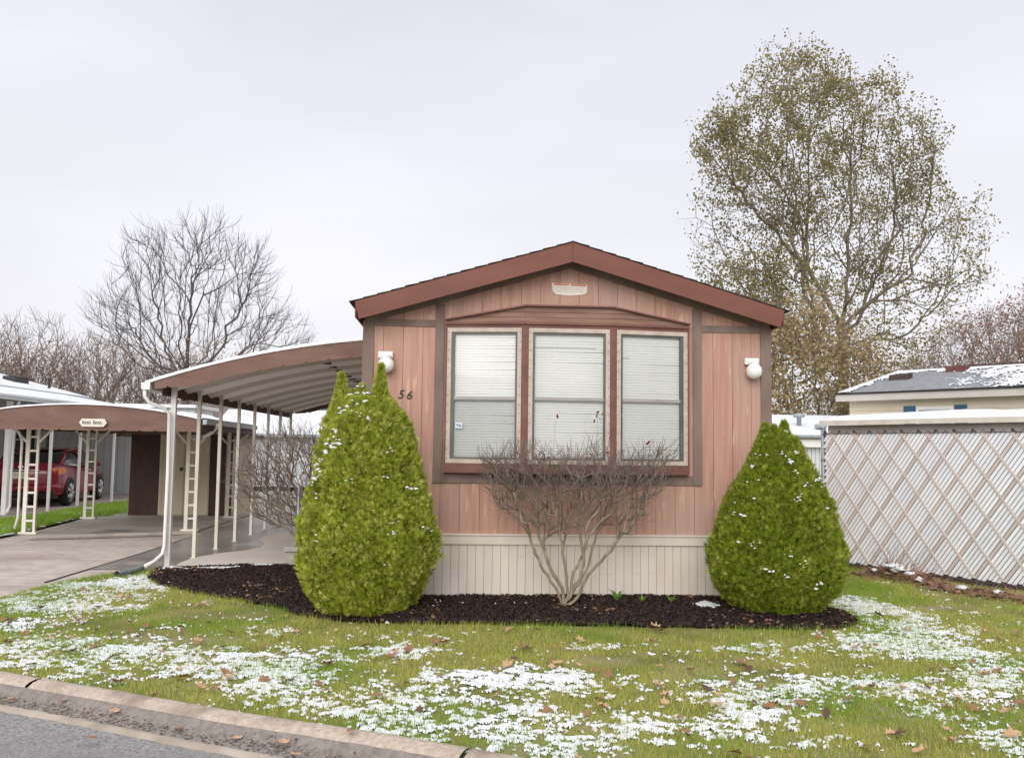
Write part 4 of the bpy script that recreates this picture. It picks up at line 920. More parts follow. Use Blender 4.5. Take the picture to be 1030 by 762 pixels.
# ================================================================== HOMES FAR BEHIND THE AWNING
fh = thing('snowy_home', (-7, 26, 0), 'low white home with thick snow on its roof, seen under the awning', 'house')
mb = MB(); mb.box(-10.6, -1.5, 26, 31, 0, 1.98); mb.prism([(-10.6, 26.02, 1.98), (-10.6, 31, 1.98), (-10.6, 28.6, 2.85)], (9.1, 0, 0)); obj('core_wall', mb, 'wallwhite', fh)
mb = MB(); x = -10.6
while x < -1.6: mb.box(x + .01, x + .29, 25.975, 25.998, .1, 1.96); x += .3
obj('wall', mb, 'wallwhite', fh)
mb = MB(); mb.prism([(-10.8, 25.6, 1.96), (-10.8, 28.6, 2.98), (-10.8, 31.4, 1.96), (-10.8, 31.4, 2.03), (-10.8, 28.6, 3.06), (-10.8, 25.6, 2.03)], (9.5, 0, 0)); rf = obj('roof', mb, 'snow', fh)
mb = MB(); mb.box(-10.8, -1.3, 25.53, 25.598, 1.92, 2.02); obj('gutter', mb, 'steel', fh)
bh = thing('brown_roofed_building', (-10, 33, 0), 'grey brown flat roofed building behind the low snowy home', 'house')
mb = MB(); mb.box(-15.5, -8.0, 33, 38, 0, 2.85); obj('wall', mb, 'wallwhite', bh)
mb = MB(); mb.box(-15.8, -7.7, 32.7, 38.3, 2.86, 3.42); obj('roof', mb, M('grey_brown_roof', (.24, .20, .19), (.30, .26, .25), (1, 1, 1), .9), bh)

# ================================================================== RIGHT: FENCE, SHED, HOMES
FA = (3.99, 3.14); FD = (0.486, -0.874); FN = (0.874, 0.486)
def FT(s, n, z): return (FA[0] + FD[0] * s + FN[0] * n, FA[1] + FD[1] * s + FN[1] * n, z)
fence = thing('slatted_fence', FT(0, 0, 0), 'chain link fence woven with white and tan slats in a diamond pattern', 'fence')
FLn, z0, z1 = 5.4, .095, 1.83
PT, TL = .0600, .75            # pitch of the slats along the fence, run per rise
def slats(mb, slope, w, n0, n1, sel):
    H = z1 - z0; i = int(-H / PT) - 1
    while i * PT < FLn + H:
        if sel(i):
            c0 = i * PT; k = TL * slope; za, zb = z0, z1
            if k > 0: za = max(z0, z0 + (0.03 - c0) / k); zb = min(z1, z0 + (FLn - c0) / k)
            else: za = max(z0, z0 + (c0 - FLn) / -k); zb = min(z1, z0 + (c0 - 0.03) / -k)
            if zb - za > .06:
                hw = w / 2
                za -= .012 * ((i * 7) % 3); zb += .006 * ((i * 5) % 3)
                sa, sb = c0 + k * (za - z0), c0 + k * (zb - z0)
                mb.prism([FT(p[0], n0, p[1]) for p in [(sa - hw, za), (sa + hw, za), (sb + hw, zb), (sb - hw, zb)]], (FN[0] * (n1 - n0), FN[1] * (n1 - n0), 0))
        i += 1
mb = MB(); slats(mb, 1, .0480, -.004, .004, lambda i: i % 6 != 0); obj('white_slats', mb, 'slatwhite', fence)
mb = MB(); slats(mb, 1, .046, -.005, .005, lambda i: i % 6 == 0); slats(mb, -1, .034, -.014, -.007, lambda i: i % 6 == 0); obj('tan_slats', mb, 'slattan', fence)
mb = MB()
for k in range(int(FLn / .12)):
    s = k * .12; mb.tube([FT(s, -.002, z1 - .01), FT(s + .03, -.002, z1 + .035), FT(s + .04, -.002, z1 + .035), FT(s + .07, -.002, z1 - .01)], .004, 4, caps=False)
    if k % 2 == 0: mb.tube([FT(s, .012, z1 - .02), FT(s + .025, -.006, z1 + .045), FT(s + .035, -.006, z1 + .045), FT(s + .06, .012, z1 - .02)], .011, 4)
mb.tube([FT(0, -.012, z1 + .004), FT(FLn, -.012, z1 + .004)], .007, 4)
H = z1 - z0; i = -int(H / .0718)
while i * .0718 < FLn:
    for sl in (1, -1):
        c0 = i * .0718 + .0359; za, zb = z0, z1
        if sl > 0: za = max(z0, z0 - c0); zb = min(z1, z0 + FLn - c0); a, b = c0 + (za - z0), c0 + (zb - z0)
        else: c0 = c0 + H; za = max(z0, z0 + c0 - FLn); zb = min(z1, z0 + c0); a, b = c0 - (za - z0), c0 - (zb - z0)
        if zb - za > .1: mb.tube([FT(a, .010, za), FT(b, .010 + .004 * sl, zb)], .0022, 3, caps=False)
    i += 1
obj('wire_mesh', mb, 'fencedark', fence)
mb = MB(); mb.tube([FT(0, .035, z1 - .03), FT(FLn, .035, z1 - .03)], .020, 8); obj('top_rail', mb, 'steel', fence, smooth=True)
for s in (0, 3.2, 5.4):
    mb = MB(); mb.tube([FT(s - .03, .03, -.05), FT(s - .03, .03, 1.90)], .035, 10); mb.lathe([(.038, 0), (.038, .025), (.02, .045)], FT(s - .03, .03, 1.90), 10); p = obj('post', mb, 'steel', fence, smooth=True)
    mb = MB()
    for z in (.35, .95, 1.45): mb.lathe([(.040, 0), (.040, .03)], FT(s - .03, .03, z), 10); mb.box(-.03, .03, 0, .01, 0, .02, lambda x, y, zz, s=s, z=z: FT(s + x, y, z + zz))
    obj('clamp', mb, 'steel', p)
mb = MB(); mb.prism([FT(-.2, -.05, -.02), FT(-.2, .06, -.02), FT(-.2, .06, .082), FT(-.2, -.05, .075)], (FD[0] * 5.8, FD[1] * 5.8, 0))
tag(obj('timber_edging', mb, 'timber', base=FT(0, 0, 0), bevel=.008), 'dark damp timber edging lying along the foot of the slatted fence', 'edging')

rs = thing('snowy_shed', FT(0, .4, 0), 'low greige shed with thick snow on its flat roof, right behind the slatted fence', 'shed')
mb = MB(); mb.prism([FT(-.11, .24, 0), FT(5.2, .24, 0), FT(5.2, 3.0, 0), FT(-.11, 3.0, 0)], (0, 0, 1.955)); obj('wall', mb, 'greige', rs)
mb = MB(); mb.prism([FT(-.11, .236, 0), FT(5.2, .236, 0), FT(5.2, .2385, 0), FT(-.11, .2385, 0)], (0, 0, 1.80)); obj('painted_gap_shade', mb, 'fencedark', rs)  # dark sheet added so the gaps between fence slats read as shade
mb = MB(); mb.prism([FT(-.14, .13, 1.962), FT(-.14, 3.1, 2.16), FT(-.14, 3.1, 2.20), FT(-.14, .13, 2.012)], (FD[0] * 5.6, FD[1] * 5.6, 0)); rf = obj('roof', mb, 'white', rs)
mb = MB(); mb.prism([FT(-.16, .11, 1.955), FT(-.16, .129, 1.955), FT(-.16, .129, 2.018), FT(-.16, .11, 2.018)], (FD[0] * 5.6, FD[1] * 5.6, 0)); obj('fascia', mb, 'offwhite', rf)
rr = random.Random(6); rows = []
for j in range(24):
    n = .115 + 2.95 * j / 23
    rows.append([FT(-.15 + 5.58 * i / 80, n, 2.013 + (n - .115) * .063 + (0 if j == 0 else .055 + .02 * math.sin(i * .23) + rr.uniform(-.005, .005)) * (1 if 0 < i < 80 else .2)) for i in range(81)])
mb = MB(); mb.grid(rows); obj('roof_snow', mb, 'snow', rf, smooth=True)

HP = (9.4, 14.8); HE = (0.611, -0.7915); HG = (0.7915, 0.611)
def HT(s, g, z): return (HP[0] + HE[0] * s + HG[0] * g, HP[1] + HE[1] * s + HG[1] * g, z)
ch = thing('cream_home', HT(4, 3, 0), 'cream sided home with grey shingle roof half covered in snow and blue shutters', 'house')
HL = 14
mb = MB(); mb.prism([HT(.12, .02, 0), HT(HL, .02, 0), HT(HL, 6.4, 0), HT(.12, 6.4, 0)], (0, 0, 3.02)); mb.prism([HT(.12, .02, 3.02), HT(.12, 6.4, 3.02), HT(.12, 3.2, 3.75)], (HE[0] * 13, HE[1] * 13, 0)); obj('core_wall', mb, 'wallcream', ch)
mb = MB(); z = .3
while z < 2.95: mb.prism([HT(.1, .018, z), HT(.1, -.012, z), HT(.1, .004, z + .195), HT(.1, .018, z + .195)], (HE[0] * 13.8, HE[1] * 13.8, 0)); z += .2
obj('siding', mb, 'wallcream', ch)
mb = MB()
mb.prism([HT(-.1, -.30, 3.10), HT(-.1, 3.2, 3.93), HT(-.1, 3.2, 4.0), HT(-.1, -.30, 3.17)], (HE[0] * 14.3, HE[1] * 14.3, 0)); mb.prism([HT(-.1, 6.7, 3.10), HT(-.1, 6.7, 3.17), HT(-.1, 3.201, 4.0), HT(-.1, 3.201, 3.93)], (HE[0] * 14.3, HE[1] * 14.3, 0)); rf = obj('roof', mb, 'greyroof', ch)
mb = MB(); mb.prism([HT(-.12, -.34, 2.96), HT(-.12, -.305, 2.96), HT(-.12, -.305, 3.14), HT(-.12, -.34, 3.14)], (HE[0] * 14.3, HE[1] * 14.3, 0)); obj('fascia', mb, 'greige', rf)
mb = MB(); mb.prism([HT(-.12, -.38, 3.14), HT(-.12, -.305, 3.14), HT(-.12, -.305, 3.185), HT(-.12, -.38, 3.185)], (HE[0] * 14.3, HE[1] * 14.3, 0)); obj('drip_edge', mb, 'black', rf)
# snow on that roof
gs = np.linspace(-.28, 3.2, 60); ss = np.linspace(-.1, 9, 150); S, G = np.meshgrid(ss, gs)
u = (G + .3) / 3.5
f = (S - 2.7) * .30 + (u - .55) * .5 - .05 + (fbm(S * 3, G * 3, 91, 4) - .5) * .7 + (fbm(S * 14, G * 14, 93, 2) - .5) * 1.1; f = np.maximum(f, (u - .90) * 5 + (fbm(S * 2, G * 2, 95, 3) - .5) * 1.5); f = np.maximum(f, (.20 - S) * 4 + (fbm(S * 5, G * 5, 99, 3) - .5) * 2 - .1)
Zr = 3.17 + (G + .3) * .2372 + .012 + np.clip(f, 0, .3) * .10
V = np.stack([HP[0] + HE[0] * S + HG[0] * G, HP[1] + HE[1] * S + HG[1] * G, Zr], -1).reshape(-1, 3)
idx = np.arange(S.size).reshape(S.shape); ok = ((f[:-1, :-1] > 0) & (f[1:, 1:] > 0)); F = np.stack([idx[:-1, :-1], idx[:-1, 1:], idx[1:, 1:], idx[1:, :-1]], -1)[ok]
nobj('roof_snow', V, F, 'snow', rf, smooth=True)
mb = MB(); mb.tube([HT(1.3, 3.2, 4.04), HT(14, 3.2, 4.04)], .05, 6); obj('ridge_cap', mb, 'darkbr', rf)
for s, g in ((1.55, 2.75), (.40, 1.75)):
    mb = MB(); zz = 3.17 + (g + .3) * .2372
    mb.prism([HT(s, g - .14, zz - .05), HT(s, g + .2, zz + .02), HT(s, g + .2, zz + .17), HT(s, g - .1, zz + .13)], (HE[0] * .55, HE[1] * .55, 0)); obj('roof_vent', mb, M('rusty_brown_vent', (.10, .035, .03), (.14, .05, .045)) if s > 1 else 'timber', rf, bevel=.02)
for s in (1.62, 4.98):
    mb = MB(); mb.prism([HT(s + .32, -.04, 1.3), HT(s + .32, -.04, 2.78), HT(s + .32, -.014, 2.78), HT(s + .32, -.014, 1.3)], (HE[0] * .95, HE[1] * .95, 0)); w = obj('window', mb, 'white', ch)
    mb = MB(); mb.prism([HT(s + .40, -.048, 1.36), HT(s + .40, -.048, 2.70), HT(s + .40, -.042, 2.70), HT(s + .40, -.042, 1.36)], (HE[0] * .79, HE[1] * .79, 0)); obj('pane', mb, M('curtained_pane', (.36, .36, .37), (.5, .5, .5), (3, 3, .5), .2), w)
    for a in (s, s + 1.29):
        mb = MB(); mb.prism([HT(a, -.045, 1.3), HT(a, -.045, 2.80), HT(a, -.014, 2.80), HT(a, -.014, 1.3)], (HE[0] * .30, HE[1] * .30, 0)); obj('shutter', mb, 'shutter', ch)

sh = thing('white_home', (6.5, 12.5, 0), 'small white home with snow on its roof between the right evergreen and the fence post', 'house')
mb = MB(); mb.box(3.6, 9.2, 12.52, 16, 0, 1.78); x = 3.6
while x < 9.15: mb.box(x + .005, x + .095, 12.49, 12.519, .05, 1.74); x += .1
obj('wall', mb, 'wallwhite', sh)
mb = MB(); mb.box(3.4, 9.4, 12.30, 12.489, 1.70, 1.875); obj('awning_edge', mb, 'white', sh)
mb = MB(); mb.box(3.4, 9.4, 12.34, 12.5, 1.876, 1.945); obj('soffit', mb, 'greige', sh)
mb = MB(); mb.prism([(3.3, 12.2, 1.95), (3.3, 12.2, 2.01), (3.3, 15.6, 2.62), (3.3, 15.6, 2.56)], (6.2, 0, 0)); rf = obj('roof', mb, 'snow', sh)
mb = MB(); mb.box(3.3, 9.5, 12.16, 12.198, 1.935, 1.99); obj('gutter', mb, 'steel', sh)
for (x, y, h) in ((7.62, 13.6, .34), (7.95, 13.0, .16)):
    zz = 2.01 + (y - 12.2) * .18; mb = MB(); mb.lathe([(.06, 0), (.06, h - .12), (.15, h - .10), (.15, h - .02), (.06, h)], (x, y, zz - .02), 12); obj('roof_vent', mb, 'steel', rf, smooth=True)

# ================================================================== PLANTS AND TREES
class Tree:
    """twigs that join scattered target points back to a trunk, with pipe-model radii"""
    def __init__(s, rng, L=0.3, k=1.1, bf=0.28):
        s.P = []; s.par = []; s.plen = []; s.dir = []; s.rng = rng; s.L = L; s.k = k; s.bf = bf; s.lock = []
    def node(s, p, par, ok=True):
        p = np.asarray(p, float)
        if par >= 0:
            d = p - s.P[par]; ln = np.linalg.norm(d) + 1e-9; s.plen.append(s.plen[par] + ln); s.dir.append(d / ln)
        else: s.plen.append(0.0); s.dir.append(np.array([0, 0, 1.0]))
        s.P.append(p); s.par.append(par); s.lock.append(not ok); return len(s.P) - 1
    def limb(s, pts, par=-1, ok=True, n=6, jit=0.0):
        """a given limb through pts; returns last node"""
        if par < 0: par = s.node(pts[0], -1, ok); pts = pts[1:]
        for q in pts:
            a = s.P[par].copy(); q = np.asarray(q, float); m = max(1, int(np.linalg.norm(q - a) / s.L))
            for i in range(1, m + 1):
                t = i / m; par = s.node(a + (q - a) * t + (s.rng.normal(0, jit, 3) if i < m else 0), par, ok)
        return par
    def grow(s, A, order=None, jit=0.02):
        root = s.P[0]; A = np.asarray(A)
        A = A[np.argsort(np.linalg.norm(A - root, axis=1))]
        for q in A:
            P = np.array(s.P); D = q - P; d = np.linalg.norm(D, axis=1) + 1e-9
            ca = np.einsum('ij,ij->i', D, np.array(s.dir)) / d
            cost = d * (1 + s.k * (1 - ca)) + s.bf * np.array(s.plen) + 1e6 * np.array(s.lock)
            j = int(np.argmin(cost)); a = s.P[j]; dd = d[j]
            if dd < s.L * .15: continue
            c = a + s.dir[j] * dd * .4; m = max(1, int(dd / s.L)); par = j
            for i in range(1, m + 1):
                t = i / m; p = a * (1 - t) ** 2 + 2 * c * t * (1 - t) + q * t * t
                par = s.node(p + (s.rng.normal(0, jit, 3) if i < m else 0), par)
    def radii(s, tip, pw=2.4, rmax=None):
        n = len(s.P); acc = np.zeros(n); r = np.zeros(n)
        for i in range(n - 1, -1, -1):
            r[i] = max(tip, acc[i] ** (1 / pw)) if acc[i] > 0 else tip
            if s.par[i] >= 0: acc[s.par[i]] += r[i] ** pw
        s.r = r if rmax is None else np.minimum(r, rmax)
        return s
    def segs(s, lo=0, hi=1e9):
        i = np.array([k for k in range(len(s.P)) if s.par[k] >= 0]); p = np.array(s.par)[i]
        P = np.array(s.P); r1 = s.r[i]; r0 = np.minimum(s.r[p], r1 * 1.25)
        k = (r1 >= lo) & (r1 < hi)
        # a small overlap so that joints close
        d = P[i] - P[p]; ln = np.linalg.norm(d, axis=1, keepdims=True) + 1e-9
        return (P[p] - d / ln * r0[:, None] * .3)[k], (P[i] + d / ln * r1[:, None] * .3)[k], r0[k], r1[k]
def seg_mesh(P0, P1, R0, R1, n):
    d = P1 - P0; d = d / (np.linalg.norm(d, axis=1, keepdims=True) + 1e-9)
    h = np.where(np.abs(d[:, 2:3]) < .9, np.array([[0, 0, 1.0]]), np.array([[1.0, 0, 0]]))
    a = np.cross(d, h); a /= np.linalg.norm(a, axis=1, keepdims=True) + 1e-9; b = np.cross(a, d)
    V = []
    for P, Rr in ((P0, R0), (P1, R1)):
        for k in range(n):
            t = 2 * PI * k / n; V.append(P + (a * math.cos(t) + b * math.sin(t)) * Rr[:, None])
    V = np.stack(V, 1).reshape(-1, 3); m = len(P0)
    f = np.array([(k, (k + 1) % n, n + (k + 1) % n, n + k) for k in range(n)])
    F = (f[None] + (np.arange(m) * 2 * n)[:, None, None]).reshape(-1, 4)
    return V, F
def join(*vf):
    Vs, Fs, o = [], [], 0
    for V, F in vf: Vs.append(V); Fs.append(F + o); o += len(V)
    return np.concatenate(Vs), np.concatenate(Fs)
def twigs(T, rng, thr, per, L, r, up=.2, spread=.8, segn=2, where=None):
    """fine end twigs on every thin node"""
    idx = np.where(T.r < thr)[0]; P = np.array(T.P)[idx]; D = np.array(T.dir)[idx]
    P = np.repeat(P, per, 0); D = np.repeat(D, per, 0)
    out = []
    d = D + rng.normal(0, spread, D.shape); d[:, 2] += up; d /= np.linalg.norm(d, axis=1, keepdims=True)
    p = P; rad = r
    for k in range(segn):
        l = L * rng.uniform(.4, 1.3, (len(p), 1)); q = p + d * l
        out.append((p, q, np.full(len(p), rad), np.full(len(p), rad * .75))); p = q; rad *= .75
        d = d + rng.normal(0, .2, d.shape); d[:, 2] += up * .5; d /= np.linalg.norm(d, axis=1, keepdims=True)
    return [np.concatenate([o[j] for o in out]) for j in range(4)], p
def leaves(pts, size, rng, droop=0.0, asp=.75):
    n = len(pts); u = rng.normal(0, 1, (n, 3)); u[:, 2] -= droop; u /= np.linalg.norm(u, axis=1, keepdims=True)
    w = rng.normal(0, 1, (n, 3)); v = np.cross(u, w); v /= np.linalg.norm(v, axis=1, keepdims=True) + 1e-9
    s = (size * rng.uniform(.6, 1.3, n))[:, None]; u = u * s; v = v * s * asp * .5
    V = np.stack([pts, pts + u * .45 + v, pts + u, pts + u * .45 - v], 1).reshape(-1, 3)
    return V, np.arange(4 * n).reshape(n, 4)
def ell(rng, n, c, r, shell=.5):
    d = rng.normal(0, 1, (n, 3)); d /= np.linalg.norm(d, axis=1, keepdims=True)
    return np.array(c) + d * (rng.uniform(0, 1, (n, 1)) ** (1 / 3 * (1 - shell * .7))) * np.array(r)

# ---- clipped evergreens by the house front
def evergreen(name, base, label, lz, lx, rx, tips, leafm, n, seed, snow_n):
    """lz heights; lx, rx half widths to the left and right at those heights"""
    rng = np.random.default_rng(seed); ev = thing(name, base, label, 'evergreen shrub', None)
    lz, lx, rx = map(np.array, (lz, lx, rx)); bx, by, bz = base
    def surf(t, z, k=1.0):
        L, Rr = np.interp(z, lz, lx), np.interp(z, lz, rx); w = (np.cos(t) + 1) / 2
        r = np.maximum(L * (1 - w) + Rr * w - .046, .03)
        bump = 1 + .05 * np.sin(t * 13 + 3 * np.sin(z * 2.3)) * np.clip(z, .3, 1) + .17 * (fbm(t * 2.4 + 7, z * 4.6, seed, 3) - .5) * 2 + .05 * np.sin(t * 7 + z * 3)
        return r * bump * k
    # core
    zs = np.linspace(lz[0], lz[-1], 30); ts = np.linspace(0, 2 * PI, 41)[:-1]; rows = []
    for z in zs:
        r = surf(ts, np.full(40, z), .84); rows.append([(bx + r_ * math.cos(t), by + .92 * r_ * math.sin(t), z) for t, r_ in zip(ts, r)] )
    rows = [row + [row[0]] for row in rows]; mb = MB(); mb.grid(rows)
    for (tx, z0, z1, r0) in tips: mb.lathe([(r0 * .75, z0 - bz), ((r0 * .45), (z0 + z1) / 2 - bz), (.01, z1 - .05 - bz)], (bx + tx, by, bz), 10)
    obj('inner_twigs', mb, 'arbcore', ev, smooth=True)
    # scale-leaf sprays
    z = rng.uniform(lz[0], lz[-1], n * 3); rr_ = (np.interp(z, lz, lx) + np.interp(z, lz, rx)) / 2
    k = rng.uniform(0, 1, len(z)) < rr_ / rr_.max(); z = z[k][:n]; t = rng.uniform(0, 2 * PI, len(z))
    r = surf(t, z) * rng.uniform(.84, 1.05, len(z))
    P = np.stack([bx + r * np.cos(t), by + .92 * r * np.sin(t), z], -1); O = np.stack([np.cos(t), np.sin(t), np.full(len(t), .0)], -1)
    for (tx, z0, z1, r0) in tips:
        m = int(n * .035 * (z1 - z0) / .4); zz = rng.uniform(z0, z1, m); tt = rng.uniform(0, 2 * PI, m); q = (1 - (zz - z0) / (z1 - z0)) ** 1.15 * r0 * rng.uniform(.6, 1.05, m)
        P = np.concatenate([P, np.stack([bx + tx + q * np.cos(tt), by + q * np.sin(tt), zz], -1)]); O = np.concatenate([O, np.stack([np.cos(tt), np.sin(tt), np.full(m, .5)], -1)])
    m = len(P); up = np.array([0, 0, 1.0])
    d = O * .75 + up * .85 + rng.normal(0, .38, (m, 3)); d /= np.linalg.norm(d, axis=1, keepdims=True)
    s = np.cross(d, O + rng.normal(0, .6, (m, 3))); s /= np.linalg.norm(s, axis=1, keepdims=True) + 1e-9
    size = .044 * rng.uniform(.6, 1.35, m); V = [P]; F = []
    K = 5
    for i in range(K):
        a = (i - 2) * .48 + rng.normal(0, .12, m); l = (size * (1 - .14 * abs(i - 2)))[:, None]
        e = d * np.cos(a)[:, None] + s * np.sin(a)[:, None]; f = -d * np.sin(a)[:, None] + s * np.cos(a)[:, None]
        w = l * .10; st = d * (size * .12 * (i % 2))[:, None]
        V += [P + st + e * l * .5 + f * w, P + st + e * l, P + st + e * l * .5 - f * w]
    V = np.stack(V, 1).reshape(-1, 3); f0 = np.array([(0, 1 + 3 * i, 2 + 3 * i, 3 + 3 * i) for i in range(K)])
    F = (f0[None] + (np.arange(m) * (1 + 3 * K))[:, None, None]).reshape(-1, 4)
    nobj('foliage', V, F, leafm, ev)
    # snow crumbs
    mb = MB(); rr2 = random.Random(seed)
    for (px_, pz_, sz) in snow_n:
        for q in range(rr2.randint(2, 5)):
            z = pz_ + rr2.gauss(0, .02); x = px_ + rr2.gauss(0, .025)
            L, Rr = float(np.interp(z, lz, lx)), float(np.interp(z, lz, rx))
            rw = (L if x < 0 else Rr); rw = max(rw, abs(x) + .03); yy = -.92 * math.sqrt(max(0, rw * rw - x * x)) * 1.03 - .012
            if z > lz[-1] - .02: yy = -.05
            s_ = sz * rr2.uniform(.5, 1.1); c = (bx + x, by + yy, z)
            ring_ = []
            pr = [(s_ * .35, -.35 * s_), (s_ * .9, -.1 * s_), (s_ * .75, .25 * s_), (s_ * .25, .45 * s_)]
            b0 = len(mb.v); mb.lathe(pr, c, 7, rr2.uniform(.8, 1.4), rr2.uniform(.6, 1))
            for j in range(b0, len(mb.v)): mb.v[j] = tuple(mb.v[j][k_] + rr2.gauss(0, s_ * .13) for k_ in range(3))
    tag(obj('snow_clump', mb, 'snow', ev, smooth=True), kind='stuff')
    mb = MB(); mb.tube([(bx, by, bz - .02), (bx, by, lz[0] + .3)], .05, 8); obj('trunk', mb, 'bark_bare', ev)
    return ev
evergreen('clipped_evergreen', (-1.97, -.74, .05), 'tall bright green clipped evergreen dusted with snow beside the carport awning', 
    [.02, .10, .22, .45, .64, .79, 1.05, 1.25, 1.45, 1.64, 1.85, 2.02], [.36, .48, .55, .62, .64, .63, .58, .53, .50, .455, .40, .30], [.36, .45, .50, .59, .635, .635, .57, .50, .455, .41, .34, .20],
    [(-.285, 1.80, 2.24, .12), (-.09, 1.9, 2.13, .12), (.085, 1.85, 2.33, .115), (-.18, 1.75, 2.08, .14)], 'leaf_arbL', 60000, 3,
    [(-.2, 2.06, .018), (-.12, 2.02, .022), (-.06, 2.05, .022), (-.02, 1.98, .02), (-.16, 1.93, .024), (-.24, 1.9, .02), (-.3, 1.7, .022), (-.34, 1.62, .022), (-.30, 1.58, .026), (-.25, 1.62, .024), (-.38, 1.52, .028), (-.40, 1.42, .026), (-.44, 1.36, .024), (-.45, 1.28, .022), (-.50, 1.25, .02), (-.36, 1.55, .024), (-.05, 1.86, .02), (0, 1.83, .016), (-.13, 1.25, .016), (-.43, 1.12, .018), (-.28, .62, .016), (.26, .83, .016), (.25, .9, .014), (.42, 1.2, .02), (.56, .83, .016), (-.42, .75, .014), (.23, 1.53, .018), (-.08, 2.12, .016), (.2, 1.3, .012), (.22, .55, .012)])
evergreen('clipped_evergreen', (1.93, -.76, .05), 'shorter rounder dark green clipped evergreen with snow flecks near the slatted fence',
    [.02, .08, .18, .32, .49, .60, .75, .93, 1.15, 1.32, 1.55, 1.70], [.28, .40, .50, .60, .66, .65, .58, .54, .45, .36, .25, .19], [.30, .42, .51, .60, .63, .63, .58, .52, .46, .41, .30, .20],
    [(-.11, 1.45, 1.82, .17), (.08, 1.45, 1.84, .18), (-.02, 1.45, 1.80, .19)], 'leaf_arbR', 54000, 5,
    [(-.08, 1.72, .02), (.06, 1.78, .016), (-.03, 1.55, .016), (.12, 1.55, .022), (.02, 1.48, .022), (-.2, 1.52, .018), (-.28, 1.42, .018), (.28, 1.32, .024), (.34, 1.28, .016), (.15, 1.27, .014), (-.30, 1.27, .016), (-.42, 1.12, .018), (-.46, .98, .022), (.02, 1.13, .016), (.08, 1.16, .016), (.3, .93, .02), (.40, 1.05, .014), (-.5, .75, .024), (-.36, .74, .014), (-.3, .5, .02), (-.14, .46, .018), (.17, .38, .030), (.03, .58, .012), (-.1, .65, .012), (.06, 1.38, .014), (.32, 1.5, .012)])

# ---- bare shrubs
rng = np.random.default_rng(21)
T = Tree(rng, L=.055, k=1.5, bf=.18)
SB = (-.10, -.56, .05)
ends = []
base_n = T.node(SB, -1, False)
for pts in ([(-.16, -.57, .20), (-.33, -.60, .45), (-.47, -.64, .78)], [(-.11, -.52, .22), (-.23, -.50, .42), (-.36, -.46, .80)], [(-.06, -.60, .16), (-.09, -.62, .40), (-.16, -.66, .84)], [(-.03, -.58, .20), (-.02, -.56, .33), (.09, -.52, .55), (.06, -.48, .82)], [(-.02, -.50, .2), (.13, -.45, .38), (.25, -.42, .78)], [(.02, -.60, .14), (.12, -.62, .36), (.34, -.66, .60), (.47, -.66, .82)], [(0, -.62, .25), (.05, -.64, .3), (.10, -.68, .70)]):
    e = T.limb(pts, base_n, True, jit=.006); ends.append(e)
    for k in range(len(T.lock)): 
        if T.P[k][2] < .62: T.lock[k] = True
A = []
while len(A) < 1550:
    z = rng.uniform(.80, 1.58); w = np.interp(z, [.75, .95, 1.2, 1.5], [.50, .70, .88, .95])
    x = rng.uniform(-w, w); y = rng.uniform(-.40, .38) * np.interp(z, [.75, 1.2], [.5, 1]); 
    if rng.uniform() < np.interp(z, [.8, 1.1, 1.25, 1.45, 1.58], [.25, .6, 1, .9, .25]): A.append((x, -.60 + y * .9, z + .05 * math.sin(x * 9)))
T.grow(A, jit=.004); T.radii(.0030, 2.75, .026)
(tw, tips_) = twigs(T, rng, .0050, 1, .075, .0026, .5, .45, 2)
k = tips_[:, 1] < -.24
sh1 = thing('bare_shrub', (-.10, -.56, .05), 'vase shaped leafless shrub with a flat clipped twiggy top in front of the window', 'shrub')
V, F = join(seg_mesh(*T.segs(.0085), 6)); nobj('stems', V, F, 'bark_shrub', sh1, smooth=True)
V, F = join(seg_mesh(*T.segs(0, .0085), 4), seg_mesh(*tw, 3)); nobj('twigs', V, F, 'twig', sh1)
pts = np.array([(.22, -.55, 1.93), (.24, -.57, 1.88), (.20, -.54, 1.86), (-.20, -.6, 1.84), (.70, -.55, 1.62), (.68, -.57, 1.6), (.30, -.6, 1.55), (.1, -.7, 1.5), (-.3, -.7, 1.45), (.33, -.62, 1.70)])
V, F = leaves(np.concatenate([pts, pts + .02]), .045, rng); nobj('dry_leaves', V, F, 'redleaf', sh1)
for tw_ in ([(.20, -.58, 1.42), (.215, -.56, 1.7), (.22, -.55, 1.93)], [(.66, -.58, 1.4), (.70, -.55, 1.62)], [(-.22, -.6, 1.4), (-.20, -.6, 1.84)]): mb = MB(); mb.tube(tw_, .0014, 4); obj('tall_twig', mb, 'twig', sh1)

T = Tree(rng, L=.08, k=1.8, bf=.22); b = T.node((-3.05, 2.95, 0), -1, False)
for pts in ([(-3.18, 2.9, .30), (-3.35, 2.85, .6), (-3.6, 2.8, 1.0)], [(-3.05, 2.95, .4), (-3.12, 2.9, .9)], [(-2.9, 3.0, .4), (-2.75, 3.0, .9)], [(-3.1, 3.1, .35), (-3.3, 3.2, .9)], [(-3.25, 2.85, .35), (-3.6, 2.8, .62)]): T.limb(pts, b, True, jit=.012)
A = [p for p in ell(rng, 1300, (-3.30, 3.0, 1.12), (.86, .75, .70), .3) if p[2] > .45 + .5 * max(0, p[0] + 3.3)]
T.grow(A, jit=.005); T.radii(.0034, 2.6, .035)
(tw, tips_) = twigs(T, rng, .006, 1, .13, .0032, .5, .4, 2)
sh2 = thing('bare_shrub', (-3.05, 2.95, 0), 'rounded leafless shrub beside the concrete block under the awning edge', 'shrub')
V, F = join(seg_mesh(*T.segs(.010), 6)); nobj('stems', V, F, 'bark_shrub', sh2, smooth=True)
V, F = join(seg_mesh(*T.segs(0, .010), 4), seg_mesh(*tw, 3)); nobj('twigs', V, F, 'twig', sh2)
